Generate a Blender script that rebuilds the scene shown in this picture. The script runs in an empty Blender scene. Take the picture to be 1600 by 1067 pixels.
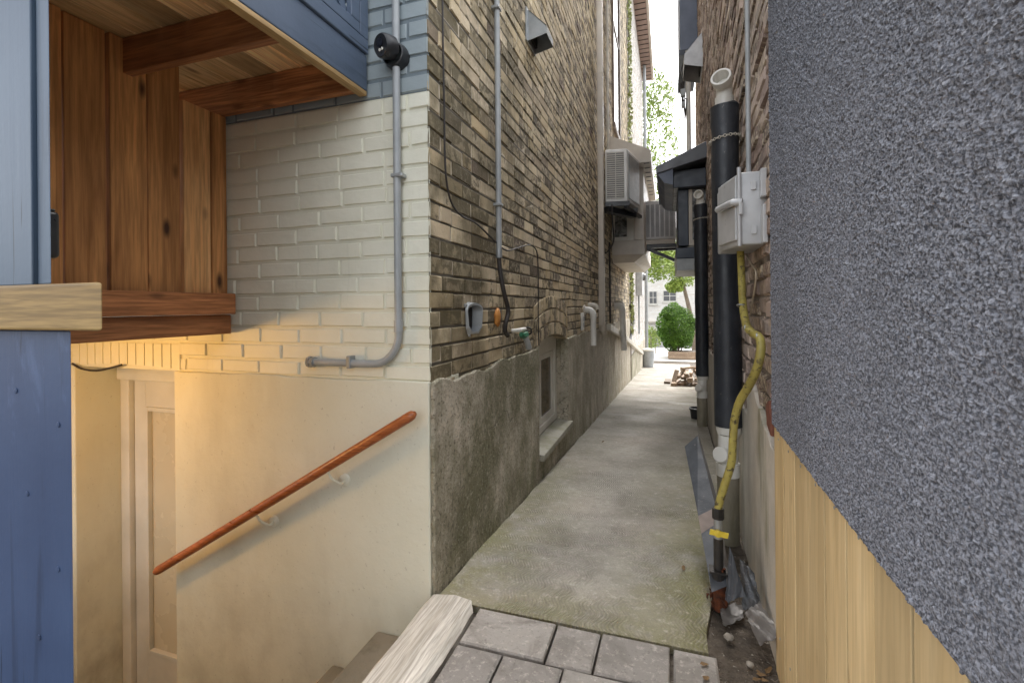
import bpy, bmesh, math, random
import numpy as np
from mathutils import Vector, Matrix
random.seed(7)
R = math.radians
S = bpy.context.scene
C = S.collection

# ------------------------------------------------------------------ camera
F_PX, CX, HY = 740.0, 800.0, 479.0          # focal length, centre and horizon in photo pixels
YAW, ROLL, CAMH = math.atan(245/740), R(0.5), 1.21
fw = Vector((-math.sin(YAW), math.cos(YAW), 0))
r0 = Vector((math.cos(YAW), math.sin(YAW), 0)); u0 = Vector((0, 0, 1))
rt = r0*math.cos(ROLL) - u0*math.sin(ROLL); up = r0*math.sin(ROLL) + u0*math.cos(ROLL)
cd = bpy.data.cameras.new("camera"); cam = bpy.data.objects.new("camera", cd); C.objects.link(cam)
cam.matrix_world = Matrix(((rt.x, up.x, -fw.x, 0), (rt.y, up.y, -fw.y, 0), (rt.z, up.z, -fw.z, CAMH), (0, 0, 0, 1)))
cd.sensor_width = 36; cd.lens = 36*F_PX/1600; cd.shift_y = -(533.5-HY)/1600
cd.clip_start = 0.02; cd.clip_end = 2000
S.camera = cam
# ------------------------------------------------------------------ sky, sun, exposure
SUN = Vector((0.08, 0.60, 0.80)).normalized()
el = math.asin(SUN.z); az = math.atan2(SUN.x, SUN.y)
w = bpy.data.worlds.new("World"); S.world = w; w.use_nodes = True
wn = w.node_tree; bg = wn.nodes["Background"]
sk = wn.nodes.new("ShaderNodeTexSky"); sk.sky_type = 'NISHITA'; sk.sun_disc = False
sk.sun_elevation = el; sk.sun_rotation = az; sk.dust_density = 3.0; sk.air_density = 1.0
hs = wn.nodes.new("ShaderNodeHueSaturation"); hs.inputs["Saturation"].default_value = 0.16
wn.links.new(sk.outputs[0], hs.inputs["Color"]); wn.links.new(hs.outputs[0], bg.inputs[0])
bg.inputs[1].default_value = 0.15
sd = bpy.data.lights.new("sun", 'SUN'); sd.energy = 0.85; sd.angle = R(40); sd.color = (1, .95, .88)
so = bpy.data.objects.new("sun", sd); C.objects.link(so); so.rotation_euler = (-SUN).to_track_quat('-Z', 'Y').to_euler()
S.view_settings.view_transform = 'Standard'; S.view_settings.look = 'None'
S.view_settings.exposure = 2.25; S.view_settings.gamma = 1
S.cycles.max_bounces = 10; S.cycles.diffuse_bounces = 6

# ------------------------------------------------------------------ where photo pixels meet real planes
def ray(x, y): return fw + rt*((x-CX)/F_PX) + up*((HY-y)/F_PX)
CAM = Vector((0, 0, CAMH))
def on_x(x, y, X): d = ray(x, y); return CAM + d*(X/d.x)
def on_y(x, y, Y): d = ray(x, y); return CAM + d*(Y/d.y)
def on_z(x, y, Z): d = ray(x, y); return CAM + d*((Z-CAMH)/d.z)
XL, YR = -0.957, 1.79                       # alley face and rear face of the left house
SLOPE = 0.0654
def gz(Y): return -SLOPE*(min(max(Y, YR), 21)-YR)
def xr(Y): return 0.34 + 0.025*(Y-1.81)     # face of the right house foundation

# ------------------------------------------------------------------ mesh helpers
class MB:
    def __init__(s): s.v = []; s.f = []
    def add(s, vs, fs):
        n = len(s.v); s.v += [tuple(p) for p in vs]; s.f += [tuple(i+n for i in f) for f in fs]; return s
    def hexa(s, b, t):                       # bottom and top quads
        return s.add(list(b)+list(t), [(3, 2, 1, 0), (4, 5, 6, 7), (0, 1, 5, 4), (1, 2, 6, 5), (2, 3, 7, 6), (3, 0, 4, 7)])
    def box(s, x0, x1, y0, y1, z0, z1):
        return s.hexa([(x0, y0, z0), (x1, y0, z0), (x1, y1, z0), (x0, y1, z0)], [(x0, y0, z1), (x1, y0, z1), (x1, y1, z1), (x0, y1, z1)])
    def obox(s, c, ax, ay, az):              # centre and half-axis vectors
        c, ax, ay, az = map(Vector, (c, ax, ay, az))
        return s.hexa([c-ax-ay-az, c+ax-ay-az, c+ax+ay-az, c-ax+ay-az], [c-ax-ay+az, c+ax-ay+az, c+ax+ay+az, c-ax+ay+az])
    def bar(s, a, b, wd, th, side=(0, 0, 1)):
        a, b = Vector(a), Vector(b); d = (b-a); n = d.normalized(); sd_ = Vector(side); sd_ = (sd_-n*sd_.dot(n)).normalized()
        return s.obox((a+b)/2, d/2, sd_*wd/2, n.cross(sd_)*th/2)
    def prism(s, poly, d):                   # polygon (3-D points) extruded by vector d
        n = len(poly); poly = [Vector(p) for p in poly]; d = Vector(d)
        return s.add(poly+[p+d for p in poly], [tuple(range(n))[::-1], tuple(range(n, 2*n))]+[(i, (i+1) % n, n+(i+1) % n, n+i) for i in range(n)])
    def tube(s, pts, r, seg=12, cap=True):
        pts = [Vector(p) for p in pts]; n = len(pts); rs = r if isinstance(r, (list, tuple)) else [r]*n
        ref = None; vs = []
        for i, p in enumerate(pts):
            t = (pts[min(i+1, n-1)]-pts[max(i-1, 0)]).normalized()
            if ref is None: ref = t.orthogonal().normalized()
            ref = (ref-t*ref.dot(t)).normalized(); b = t.cross(ref)
            vs += [p+(ref*math.cos(a)+b*math.sin(a))*rs[i] for a in [2*math.pi*k/seg for k in range(seg)]]
        fs = [(i*seg+k, i*seg+(k+1) % seg, (i+1)*seg+(k+1) % seg, (i+1)*seg+k) for i in range(n-1) for k in range(seg)]
        if cap: fs += [tuple(range(seg))[::-1], tuple(range((n-1)*seg, n*seg))]
        return s.add(vs, fs)
    def lathe(s, c, axis, prof, seg=24):     # prof: (radius, distance along the axis)
        c = Vector(c); a = Vector(axis).normalized(); x = a.orthogonal().normalized(); y = a.cross(x); vs = []
        for (r, h) in prof: vs += [c+a*h+(x*math.cos(2*math.pi*k/seg)+y*math.sin(2*math.pi*k/seg))*r for k in range(seg)]
        m = len(prof)
        return s.add(vs, [(i*seg+k, i*seg+(k+1) % seg, (i+1)*seg+(k+1) % seg, (i+1)*seg+k) for i in range(m-1) for k in range(seg)])
    def torus(s, c, axis, R_, r, seg=20, rs=8):
        c = Vector(c); a = Vector(axis).normalized(); x = a.orthogonal().normalized(); y = a.cross(x); vs = []
        for k in range(seg):
            d = x*math.cos(2*math.pi*k/seg)+y*math.sin(2*math.pi*k/seg)
            vs += [c+d*(R_+r*math.cos(2*math.pi*j/rs))+a*r*math.sin(2*math.pi*j/rs) for j in range(rs)]
        return s.add(vs, [(k*rs+j, ((k+1) % seg)*rs+j, ((k+1) % seg)*rs+(j+1) % rs, k*rs+(j+1) % rs) for k in range(seg) for j in range(rs)])
    def build(s, name, mat, parent=None, bevel=0, smooth=False, seg=2):
        o0 = Vector(parent.matrix_world.translation) if parent else Vector((0, 0, 0))
        if parent and parent.parent: o0 = parent.location + parent.parent.location
        elif parent: o0 = parent.location
        me = bpy.data.meshes.new(name); me.from_pydata([tuple(Vector(p)-o0) for p in s.v], [], s.f); me.validate()
        bm = bmesh.new(); bm.from_mesh(me)
        bmesh.ops.recalc_face_normals(bm, faces=bm.faces)
        if bevel: bmesh.ops.bevel(bm, geom=bm.edges[:], offset=bevel, segments=seg, affect='EDGES', profile=.5, clamp_overlap=True)
        if smooth:
            for f in bm.faces: f.smooth = True
            for e in bm.edges:
                if len(e.link_faces) == 2 and e.calc_face_angle(0) > R(38): e.smooth = False
        bm.to_mesh(me); bm.free()
        o = bpy.data.objects.new(name, me); C.objects.link(o)
        if mat: me.materials.append(mat)
        if parent: o.parent = parent
        return o
def bez(pts, n=8):                           # smooth curve through points
    pts = [Vector(p) for p in pts]; out = []
    for i in range(len(pts)-1):
        p0 = pts[max(i-1, 0)]; p1 = pts[i]; p2 = pts[i+1]; p3 = pts[min(i+2, len(pts)-1)]
        for k in range(n):
            t = k/n
            out.append(.5*((2*p1)+(-p0+p2)*t+(2*p0-5*p1+4*p2-p3)*t*t+(-p0+3*p1-3*p2+p3)*t**3))
    return out+[pts[-1]]
def arc(c, a, b, a0, a1, n=8):               # arc: centre, two radius vectors, angles
    c, a, b = Vector(c), Vector(a), Vector(b)
    return [c+a*math.cos(R(a0+(a1-a0)*k/n))+b*math.sin(R(a0+(a1-a0)*k/n)) for k in range(n+1)]
def tag(o, label=None, cat=None, group=None, kind=None):
    if label: o["label"] = label
    if cat: o["category"] = cat
    if group: o["group"] = group
    if kind: o["kind"] = kind
    return o
def thing(name, label, cat, loc=(0, 0, 0), group=None):
    o = bpy.data.objects.new(name, None); C.objects.link(o); o.location = loc; o.empty_display_size = .1
    return tag(o, label, cat, group)
def struct(o): o["kind"] = "structure"; return o

# ------------------------------------------------------------------ material helpers
class NT:
    def __init__(s, name):
        s.m = bpy.data.materials.new(name); s.m.use_nodes = True; s.t = s.m.node_tree
        s.b = s.t.nodes["Principled BSDF"]; s.co = s.t.nodes.new("ShaderNodeTexCoord").outputs["Object"]
        s.geo = s.t.nodes.new("ShaderNodeNewGeometry"); s.oi = s.t.nodes.new("ShaderNodeObjectInfo")
    def n(s, typ, **kw):
        nd = s.t.nodes.new("ShaderNode"+typ)
        for k, v in kw.items():
            if k.startswith("_"): setattr(nd, k[1:], v)
            else:
                key = k.replace("__", " ")
                s.put(nd.inputs[int(key[1:]) if key[0] == 'i' and key[1:].isdigit() else key], v)
        return nd
    def put(s, inp, v):
        if hasattr(v, "is_linked") or isinstance(v, bpy.types.NodeSocket): s.t.links.new(v, inp)
        elif isinstance(v, (tuple, list)) and len(v) == 3 and inp.type == 'RGBA': inp.default_value = (*v, 1)
        else: inp.default_value = v
    def scale(s, sc, vec=None):
        return s.n("Mapping", Vector=vec or s.co, Scale=sc if isinstance(sc, (tuple, list)) else (sc,)*3).outputs[0]
    def noise(s, sc, detail=4, rough=.55, dist=0, vec=None):
        return s.n("TexNoise", Vector=s.scale(sc, vec), Scale=1.0, Detail=detail, Roughness=rough, Distortion=dist).outputs[0]
    def ramp(s, fac, stops):
        nd = s.n("ValToRGB", Fac=fac); cr = nd.color_ramp
        while len(cr.elements) < len(stops): cr.elements.new(.5)
        for e, (p, c) in zip(cr.elements, stops): e.position = p; e.color = (*c, 1) if isinstance(c, (tuple, list)) else (c, c, c, 1)
        return nd.outputs[0]
    def mix(s, fac, a, b, mode='MIX'):
        nd = s.n("Mix", _data_type='RGBA', _blend_type=mode); s.put(nd.inputs[0], fac); s.put(nd.inputs[6], a); s.put(nd.inputs[7], b)
        return nd.outputs[2]
    def math(s, op, a, b=0.0): return s.n("Math", _operation=op, i0=a, i1=b).outputs[0]
    def sep(s): return s.n("SeparateXYZ", Vector=s.co).outputs
    def rng(s, v, a, b, c=0.0, d=1.0): 
        nd = s.n("MapRange", _clamp=True); s.put(nd.inputs[0], v)
        for i, x in zip((1, 2, 3, 4), (a, b, c, d)): nd.inputs[i].default_value = x
        return nd.outputs[0]
    def bump(s, h, strength, dist, prev=None):
        nd = s.n("Bump", Height=h, Strength=strength, Distance=dist)
        if prev: s.t.links.new(prev, nd.inputs["Normal"])
        return nd.outputs[0]
    def out(s, col, rough=.7, normal=None, metal=0, **kw):
        s.put(s.b.inputs["Base Color"], col); s.put(s.b.inputs["Roughness"], rough); s.put(s.b.inputs["Metallic"], metal)
        if normal: s.t.links.new(normal, s.b.inputs["Normal"])
        for k, v in kw.items(): s.put(s.b.inputs[k.replace("__", " ")], v)
        return s.m
MATS = {}
def basic(name, c1, c2=None, sc=6, rough=.6, bump=.15, bsc=60, bd=.002, metal=0, spots=None):
    if name in MATS: return MATS[name]
    t = NT(name); c2 = c2 or tuple(x*.78 for x in c1)
    col = t.mix(t.ramp(t.noise(sc, 5), [(.35, 0.), (.68, 1.)]), c1, c2)
    if spots: col = t.mix(t.ramp(t.noise(spots[1], 6, .65), [(spots[2], 0.), (spots[2]+.1, 1.)]), col, spots[0])
    rg = t.rng(t.noise(sc*2.3, 3), .3, .7, max(rough-.1, .05), min(rough+.12, 1))
    MATS[name] = t.out(col, rg, t.bump(t.noise(bsc, 4), bump, bd), metal)
    return MATS[name]
def wood(name, cd_, cl, axis='Z', rough=.65, knots=.5, grain=1.0, knot_col=None, spread=.25, fine_amt=.55, blot=.5):
    t = NT(name); off = t.n("CombineXYZ", X=t.math('MULTIPLY', t.oi.outputs["Random"], 37.0), Y=t.math('MULTIPLY', t.geo.outputs["Random Per Island"], 53.0), Z=t.math('MULTIPLY', t.oi.outputs["Random"], 91.0)).outputs[0]
    v = t.n("VectorMath", _operation='ADD', i0=t.co, i1=off).outputs[0]
    long, wide = 1.3*grain, 24*grain
    sc = {'X': (long, wide, wide), 'Y': (wide, long, wide), 'Z': (wide, wide, long)}[axis]
    g = t.noise(sc, 6, .6, .6, v)
    fine = t.noise(tuple(x*4.5 for x in sc), 3, .6, 0, v)
    col = t.ramp(g, [(.3, cd_), (.5, tuple((a+b)/2 for a, b in zip(cd_, cl))), (.7, cl)])
    col = t.mix(t.rng(fine, .40, .62, 0., fine_amt), col, tuple(x*.45 for x in cd_))
    bl = t.noise(tuple(x*.25 for x in sc), 4, .6, .3, v); col = t.mix(t.rng(bl, .45, .68, 0., blot), col, tuple(x*.8 for x in cd_))
    rnd = t.rng(t.oi.outputs["Random"], 0, 1, 1-spread, 1+spread)
    col = t.mix(1.0, col, t.n("CombineColor", Red=rnd, Green=rnd, Blue=rnd).outputs[0], 'MULTIPLY')
    ks = {'X': (3.2, 8, 8), 'Y': (8, 3.2, 8), 'Z': (8, 8, 3.2)}[axis]
    vo = t.n("TexVoronoi", Vector=t.scale(ks, v), Scale=1.0, Randomness=1.0).outputs["Distance"]
    km = t.rng(vo, .06, .17, knots, 0.)
    col = t.mix(km, col, knot_col or tuple(x*.3 for x in cd_))
    nb = t.bump(fine, .22, .0015); nb = t.bump(g, .2, .003, nb)
    return t.out(col, t.rng(g, .3, .7, rough-.1, rough+.1), nb)

# bricks: colour by brick, soot and moss in stains
def brick_mat(name, stops, soot=(.05, .042, .03), soot_amt=.75, near=None, bump=.5):
    t = NT(name); rnd = t.geo.outputs["Random Per Island"]
    r2 = t.n("TexWhiteNoise", _noise_dimensions='1D', W=t.math('MULTIPLY', rnd, 97.3)).outputs[0]
    r3 = t.n("TexWhiteNoise", _noise_dimensions='1D', W=t.math('MULTIPLY', rnd, 41.7)).outputs[0]
    col = t.ramp(rnd, stops)
    # each brick takes the soot differently: some black, some nearly clean
    st = t.math('ADD', t.noise((13, 13, 16), 6, .7, .3), t.rng(r2, 0, 1, -.17, .15))
    col = t.mix(t.rng(st, .50, .60, 0., soot_amt), col, soot)
    run = t.math('ADD', t.noise((3.0, 3.0, .6), 5, .62), t.rng(r3, 0, 1, -.06, .06))
    col = t.mix(t.rng(run, .52, .68, 0., .5), col, tuple(x*1.2 for x in soot))
    fl = t.math('ADD', t.noise((38, 38, 30), 5, .72), t.rng(r3, 0, 1, -.10, .07))
    col = t.mix(t.rng(fl, .55, .63, 0., .6), col, (.72, .62, .46))
    if near:
        y = t.sep()[1]; m = t.math('MULTIPLY', t.rng(y, near[0]-1.79, near[1]-1.79, 1., 0.), t.rng(t.math('ADD', t.noise(3.2, 5), t.rng(r2, 0, 1, -.13, .13)), .35, .52, .0, 1.))
        col = t.mix(t.math('MULTIPLY', m, near[3]), col, near[2])
    nb = t.bump(t.noise(55, 6, .7), bump, .006); nb = t.bump(t.noise(16, 4), .35, .008, nb)
    return t.out(col, .9, nb)
M_brick = brick_mat("buff_brick", [(0, (.46, .36, .21)), (.18, (.68, .55, .35)), (.34, (.50, .41, .27)), (.5, (.76, .64, .43)), (.66, (.56, .465, .33)), (.8, (.70, .58, .40)), (.92, (.40, .32, .22)), (.97, (.18, .14, .10)), (1, (.24, .17, .14))],
                    near=(1.7, 4.2, (.11, .09, .042), .80))
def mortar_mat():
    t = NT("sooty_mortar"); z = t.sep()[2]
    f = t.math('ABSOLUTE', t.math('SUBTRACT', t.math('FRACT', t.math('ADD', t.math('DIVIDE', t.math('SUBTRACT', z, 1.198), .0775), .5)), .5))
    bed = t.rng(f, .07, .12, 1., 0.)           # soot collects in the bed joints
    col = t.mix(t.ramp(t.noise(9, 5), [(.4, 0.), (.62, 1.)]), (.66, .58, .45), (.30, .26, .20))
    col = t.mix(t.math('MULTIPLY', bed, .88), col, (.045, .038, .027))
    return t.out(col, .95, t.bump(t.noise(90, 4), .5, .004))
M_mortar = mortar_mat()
M_brick_r = brick_mat("brown_brick", [(0, (.42, .33, .27)), (.4, (.58, .47, .40)), (.7, (.36, .27, .23)), (1, (.22, .155, .13))], soot_amt=.5, bump=.6)
M_mortar_r = basic("brown_mortar", (.30, .26, .22), (.10, .085, .07), 14, .95, .5, 90)
M_brick_pale = brick_mat("pale_brick", [(0, (.55, .53, .50)), (.5, (.66, .64, .61)), (1, (.48, .45, .42))], soot=(.3, .28, .26), soot_amt=.4)
def painted(name, c, c2, rough=.45):
    t = NT(name)
    col = t.mix(t.ramp(t.noise(3.0, 6, .6), [(.38, 0.), (.7, 1.)]), c, c2)
    col = t.mix(t.rng(t.noise((30, 30, 2.5), 4), .62, .8, 0., .25), col, tuple(x*.62 for x in c2))
    nb = t.bump(t.noise(45, 5, .6), .3, .004); nb = t.bump(t.noise(11, 3), .3, .008, nb)
    return t.out(col, rough, nb)
M_cream = painted("cream_paint", (.82, .81, .69), (.72, .71, .59))
M_cream_j = painted("cream_joint_paint", (.78, .77, .65), (.66, .65, .53))
M_bluebrick = painted("grey_blue_paint", (.33, .385, .405), (.27, .32, .345))
M_bluej = painted("grey_blue_joint", (.2, .245, .27), (.14, .175, .2))
def stucco_mat(name, c1, c2, stain, bump=.5):
    t = NT(name)
    col = t.mix(t.ramp(t.noise(2.4, 7, .62), [(.36, 0.), (.66, 1.)]), c1, c2)
    col = t.mix(t.rng(t.noise((5, 5, 1.1), 6, .66), .52, .72, 0., .75), col, stain)
    z = t.sep()[2]
    nb = t.bump(t.noise(70, 5, .7), bump, .005); nb = t.bump(t.noise(7, 5), .5, .02, nb)
    return t.out(col, .9, nb)
def render_white():
    t = NT("white_render")
    col = t.mix(t.ramp(t.noise(1.6, 5, .55), [(.35, 0.), (.7, 1.)]), (.74, .735, .62), (.65, .64, .52))
    col = t.mix(t.rng(t.noise(55, 4, .75), .63, .70, 0., .5), col, (.30, .27, .21)); col = t.mix(t.rng(t.noise((2.2, 2.2, .7), 6, .65), .50, .70, 0., .38), col, (.46, .43, .33))
    z = t.sep()[2]
    low = t.math('MULTIPLY', t.rng(z, -1.1, .1, 1., 0.), t.rng(t.noise((4, 4, 3), 6, .65), .42, .68, 0., .7))
    col = t.mix(low, col, (.30, .27, .20))
    nb = t.bump(t.noise(16, 5, .55), .35, .008); nb = t.bump(t.noise(90, 3), .2, .002, nb)
    return t.out(col, .6, nb)
M_render = render_white()
def foundation_mat():
    t = NT("mossy_parging"); y = t.sep()[1]; z = t.sep()[2]
    col = t.mix(t.ramp(t.noise(3, 7, .65), [(.36, 0.), (.64, 1.)]), (.72, .65, .54), (.46, .41, .325))
    m1 = t.math('MULTIPLY', t.rng(y, 1.9, 4.6, 1., .35), t.rng(t.noise((2.6, 2.6, 1.9), 7, .68), .36, .56, 0., 1.))
    col = t.mix(t.math('MULTIPLY', m1, .78), col, (.13, .13, .055))
    m2 = t.math('MULTIPLY', t.rng(z, -.4, .45, 1., .15), t.rng(t.noise((6, 6, 2), 6, .7), .42, .62, 0., .8))
    col = t.mix(t.math('MULTIPLY', m2, .8), col, (.085, .076, .045))
    m3 = t.math('MULTIPLY', t.rng(z, -.25, .2, 1., 0.), t.rng(t.noise(7, 5, .7), .5, .66, 0., .55))
    col = t.mix(m3, col, (.20, .21, .07))
    rust = t.math('MULTIPLY', t.rng(y, 5.5, 8, 0., 1.), t.rng(t.noise((3, 5, .3), 5, .6), .48, .66, 0., .7))
    col = t.mix(rust, col, (.22, .14, .075))
    cr = t.n("TexVoronoi", _feature='DISTANCE_TO_EDGE', Vector=t.n("VectorMath", _operation='ADD', i0=t.scale((1, 1.5, 1.2)), i1=t.n("VectorMath", _operation='SCALE', i0=t.n("TexNoise", Vector=t.co, Scale=5.0).outputs[1], Scale=.5).outputs[0]).outputs[0], Scale=1.0).outputs[0]
    crack = t.math('MULTIPLY', t.rng(cr, .0, .005, 1., 0.), t.rng(t.noise(1.7, 2), .54, .62, 0., 1.))
    col = t.mix(t.math('MULTIPLY', crack, .8), col, (.03, .025, .018))
    gr_ = t.noise(48, 6, .78); col = t.mix(t.rng(gr_, .53, .62, 0., .7), col, (.06, .054, .036)); col = t.mix(t.rng(t.noise(40, 6, .78), .55, .64, 0., .6), col, (.62, .57, .47))
    nb = t.bump(gr_, 1.0, .01); nb = t.bump(t.noise(11, 6, .6), .8, .03, nb); nb = t.bump(t.math('SUBTRACT', 1.0, crack), .6, .008, nb)
    return t.out(col, .92, nb)
M_found = foundation_mat()
M_found_r = stucco_mat("grey_parging", (.62, .58, .51), (.42, .385, .33), (.17, .17, .08), .9)

def concrete_mat():
    t = NT("swirled_concrete"); x, y, z = t.sep()
    col = t.mix(t.ramp(t.noise(2.2, 7, .62), [(.34, 0.), (.66, 1.)]), (.385, .36, .315), (.235, .22, .185))
    wet = t.rng(t.noise((1.4, 2.4, 1), 5, .55, .6), .52, .66, 0., .45)
    col = t.mix(wet, col, (.22, .195, .165))
    el_ = t.rng(x, -.95, -.45, 1., 0.); er = t.rng(x, -.30, .15, 0., 1.)
    near_ = t.rng(y, 2.1, 4.6, 1., .15)
    ed = t.math('MULTIPLY', t.math('MAXIMUM', el_, er), near_)
    front = t.rng(y, 1.78, 2.2, .7, 0.)
    mm = t.math('MULTIPLY', t.math('MAXIMUM', ed, front), t.rng(t.noise((4.5, 3.5, 4), 7, .7), .34, .54, 0., .95))
    col = t.mix(mm, col, (.16, .155, .045))
    pink = t.rng(t.noise(1.3, 3), .5, .7, 0., .35); col = t.mix(pink, col, (.40, .33, .29))
    sp = t.rng(t.noise(110, 4, .8), .56, .68, 0., .6); col = t.mix(sp, col, (.12, .105, .09))
    lt = t.rng(t.noise(95, 4, .8), .58, .70, 0., .55); col = t.mix(lt, col, (.62, .58, .52))
    mo = t.noise(30, 6, .75); col = t.mix(t.rng(mo, .5, .66, 0., .5), col, (.20, .18, .15)); col = t.mix(t.rng(t.noise(26, 6, .75), .54, .68, 0., .4), col, (.60, .56, .50))
    # combed swirls: wavy strokes along the alley
    v = t.n("CombineXYZ", X=t.math('ADD', x, t.math('MULTIPLY', t.math('SINE', t.math('ADD', t.math('MULTIPLY', y, 47.0), t.math('MULTIPLY', t.noise((2.0, .5, 1), 1), 9.0))), .013)), Y=t.math('MULTIPLY', y, .6), Z=0.0).outputs[0]
    wv = t.n("TexWave", _wave_type='BANDS', _bands_direction='X', Vector=v, Scale=21.0, Distortion=1.0, Detail=2.0).outputs["Fac"]
    far = t.n("TexWave", _wave_type='BANDS', _bands_direction='Y', Vector=t.co, Scale=11.0, Distortion=3.0, Detail=3.0).outputs["Fac"]
    sw = t.mix(t.rng(y, 3.2, 4.6, 0., 1.), wv, far)
    msk = t.rng(t.noise((2.6, 1.5, 1), 4), .42, .60, .05, 1.)
    col = t.mix(t.math('MULTIPLY', t.rng(sw, .0, .45, .34, 0.), msk), col, (.17, .15, .12))
    nb = t.bump(t.math('MULTIPLY', sw, msk), .7, .008); nb = t.bump(t.noise(120, 5, .75), .5, .004, nb); nb = t.bump(t.noise(6, 4), .3, .02, nb)
    return t.out(col, t.rng(wet, 0, .45, .85, .5), nb)
M_path = concrete_mat()
def paver_mat():
    t = NT("grey_paving_stone"); r = t.geo.outputs["Random Per Island"]
    col = t.ramp(r, [(0, (.25, .235, .215)), (.5, (.31, .29, .265)), (1, (.21, .195, .18))])
    col = t.mix(t.rng(t.noise(5, 6, .65, .8), .46, .6, 0., .75), col, (.16, .145, .13))
    col = t.mix(t.rng(t.noise(45, 6, .75), .54, .66, 0., .55), col, (.50, .46, .41)); col = t.mix(t.rng(t.noise(70, 5, .75), .56, .66, 0., .5), col, (.10, .09, .08))
    nb = t.bump(t.noise(22, 6, .6), .7, .01); nb = t.bump(t.noise(130, 3), .3, .002, nb)
    return t.out(col, .8, nb)
M_paver = paver_mat()
M_soil = basic("damp_soil", (.13, .105, .08), (.055, .043, .032), 18, .95, .9, 70, .02, spots=((.34, .30, .25), 55, .62))
def dark_stucco():
    t = NT("charcoal_stucco")
    col = t.mix(t.rng(t.noise(210, 3, .6), .40, .60), (.045, .050, .064), (.275, .292, .34))
    col = t.mix(t.rng(t.noise(2.0, 5), .4, .7, 0., .3), col, (.20, .21, .245)); col = t.mix(t.rng(t.noise((4, 4, .7), 5, .6), .5, .75, 0., .35), col, (.07, .072, .08))
    col = t.mix(t.rng(t.noise(60, 4, .7), .68, .74, 0., .4), col, (.33, .31, .27))
    nb = t.bump(t.noise(190, 4, .7), .8, .004)
    return t.out(col, .72, nb)
M_dash = dark_stucco()
M_cedar = wood("stained_cedar", (.30, .125, .036), (.80, .40, .15), 'Z', .75, .95, .8, (.04, .013, .006), .5, .36, .45)
M_cedar_y = wood("stained_cedar_rail", (.27, .10, .036), (.58, .25, .10), 'Y', .7, .8, 1.0, (.035, .013, .006), .2)
M_cedar_light = wood("raw_cedar", (.74, .36, .13), (.90, .58, .28), 'Z', .55, .9, .8, (.10, .035, .012), .1)
M_joist = wood("stained_joist", (.27, .10, .04), (.60, .28, .12), 'X', .55, .6, 1.0, (.05, .02, .01), .15)
M_deckb = wood("deck_board_underside", (.66, .43, .20), (.92, .70, .42), 'Y', .6, .7, .8, (.09, .04, .015), .4)
M_capw = wood("weathered_yellow_pine", (.25, .15, .048), (.49, .335, .13), 'X', .6, .8, .8, (.17, .085, .03), .05)
M_strip = wood("raw_pine_edge", (.42, .27, .11), (.66, .45, .21), 'Y', .6, .4, .8, None, .05)
M_pine = wood("new_pine_board", (.54, .39, .19), (.68, .53, .30), 'Z', .6, .85, .7, (.22, .11, .035), .16, .26, .3)
M_rail = wood("orange_stained_rail", (.33, .085, .022), (.52, .165, .05), 'X', .35, .2, 1.0, None, .05)
M_timber = wood("white_washed_timber", (.40, .36, .30), (.74, .71, .65), 'Y', .75, .3, 1.4, (.25, .21, .17), .05)
M_scrap = wood("scrap_wood", (.26, .18, .12), (.52, .40, .29), 'Y', .75, .4, 1.0, None, .5)
def blue_wood(name, c, c2, axis='Z'):
    t = NT(name); sc = {'Z': (16, 16, 1.0), 'Y': (16, 1.0, 16), 'X': (1.0, 16, 16)}[axis]
    g = t.noise(sc, 5, .6, .5); col = t.mix(t.rng(t.noise(3, 5), .38, .66), c, c2)
    col = t.mix(t.rng(t.noise((40, 40, 22), 4, .7), .70, .76, 0., .6), col, tuple(min(1, x*1.9) for x in c))
    col = t.mix(t.rng(g, .60, .68, 0., .4), col, tuple(x*.4 for x in c2))
    sm = t.noise((7, 7, 2.5) if axis == 'Z' else (7, 2.5, 7), 6, .7, .5); col = t.mix(t.rng(sm, .60, .70, 0., .45), col, tuple(min(1, x*1.7+.03) for x in c))
    ck = t.noise((60, 60, 1.6) if axis == 'Z' else (60, 1.6, 60), 3, .6, .4); col = t.mix(t.rng(ck, .68, .71, 0., .8), col, tuple(x*.15 for x in c2))
    nb = t.bump(g, .35, .004); nb = t.bump(t.noise(60, 4), .2, .002, nb)
    return t.out(col, .42, nb)
M_blue = blue_wood("blue_painted_wood", (.050, .084, .17), (.038, .065, .138))
M_blue_l = blue_wood("faded_blue_wood", (.078, .120, .178), (.062, .098, .152))
M_blue_y = blue_wood("blue_painted_fascia", (.105, .142, .205), (.082, .112, .165), 'Y')
M_pvc = basic("white_pvc", (.78, .77, .73), (.60, .58, .53), 5, .35, .08, 60)
M_pvc_tan = basic("aged_pvc", (.62, .58, .50), (.46, .42, .35), 5, .4, .1, 60)
M_galv = basic("galvanised_metal", (.42, .44, .45), (.30, .32, .33), 9, .4, .12, 60, .001, .55)
M_greybox = basic("grey_painted_metal", (.56, .57, .58), (.42, .43, .44), 7, .42, .15, 50, .001, .15, spots=((.16, .14, .12), 26, .66))
M_conduit = basic("grey_conduit", (.40, .42, .43), (.31, .33, .34), 9, .45, .1, 60, .001, .1)
def foam_mat():
    t = NT("black_pipe_insulation"); col = t.mix(t.ramp(t.noise(7, 5), [(.35, 0.), (.68, 1.)]), (.014, .017, .023), (.030, .035, .045))
    col = t.mix(t.rng(t.noise((14, 14, 1.6), 6, .7), .52, .70, 0., .55), col, (.062, .064, .068))
    col = t.mix(t.rng(t.noise((60, 60, 30), 5, .78), .63, .68, 0., .7), col, (.17, .165, .155))
    return t.out(col, t.rng(t.noise(9, 4), .3, .7, .32, .6), t.bump(t.noise(22, 5), .35, .006))
M_foam = foam_mat()
M_black = basic("black_plastic", (.018, .019, .022), (.03, .031, .034), 10, .35, .06, 60)
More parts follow.
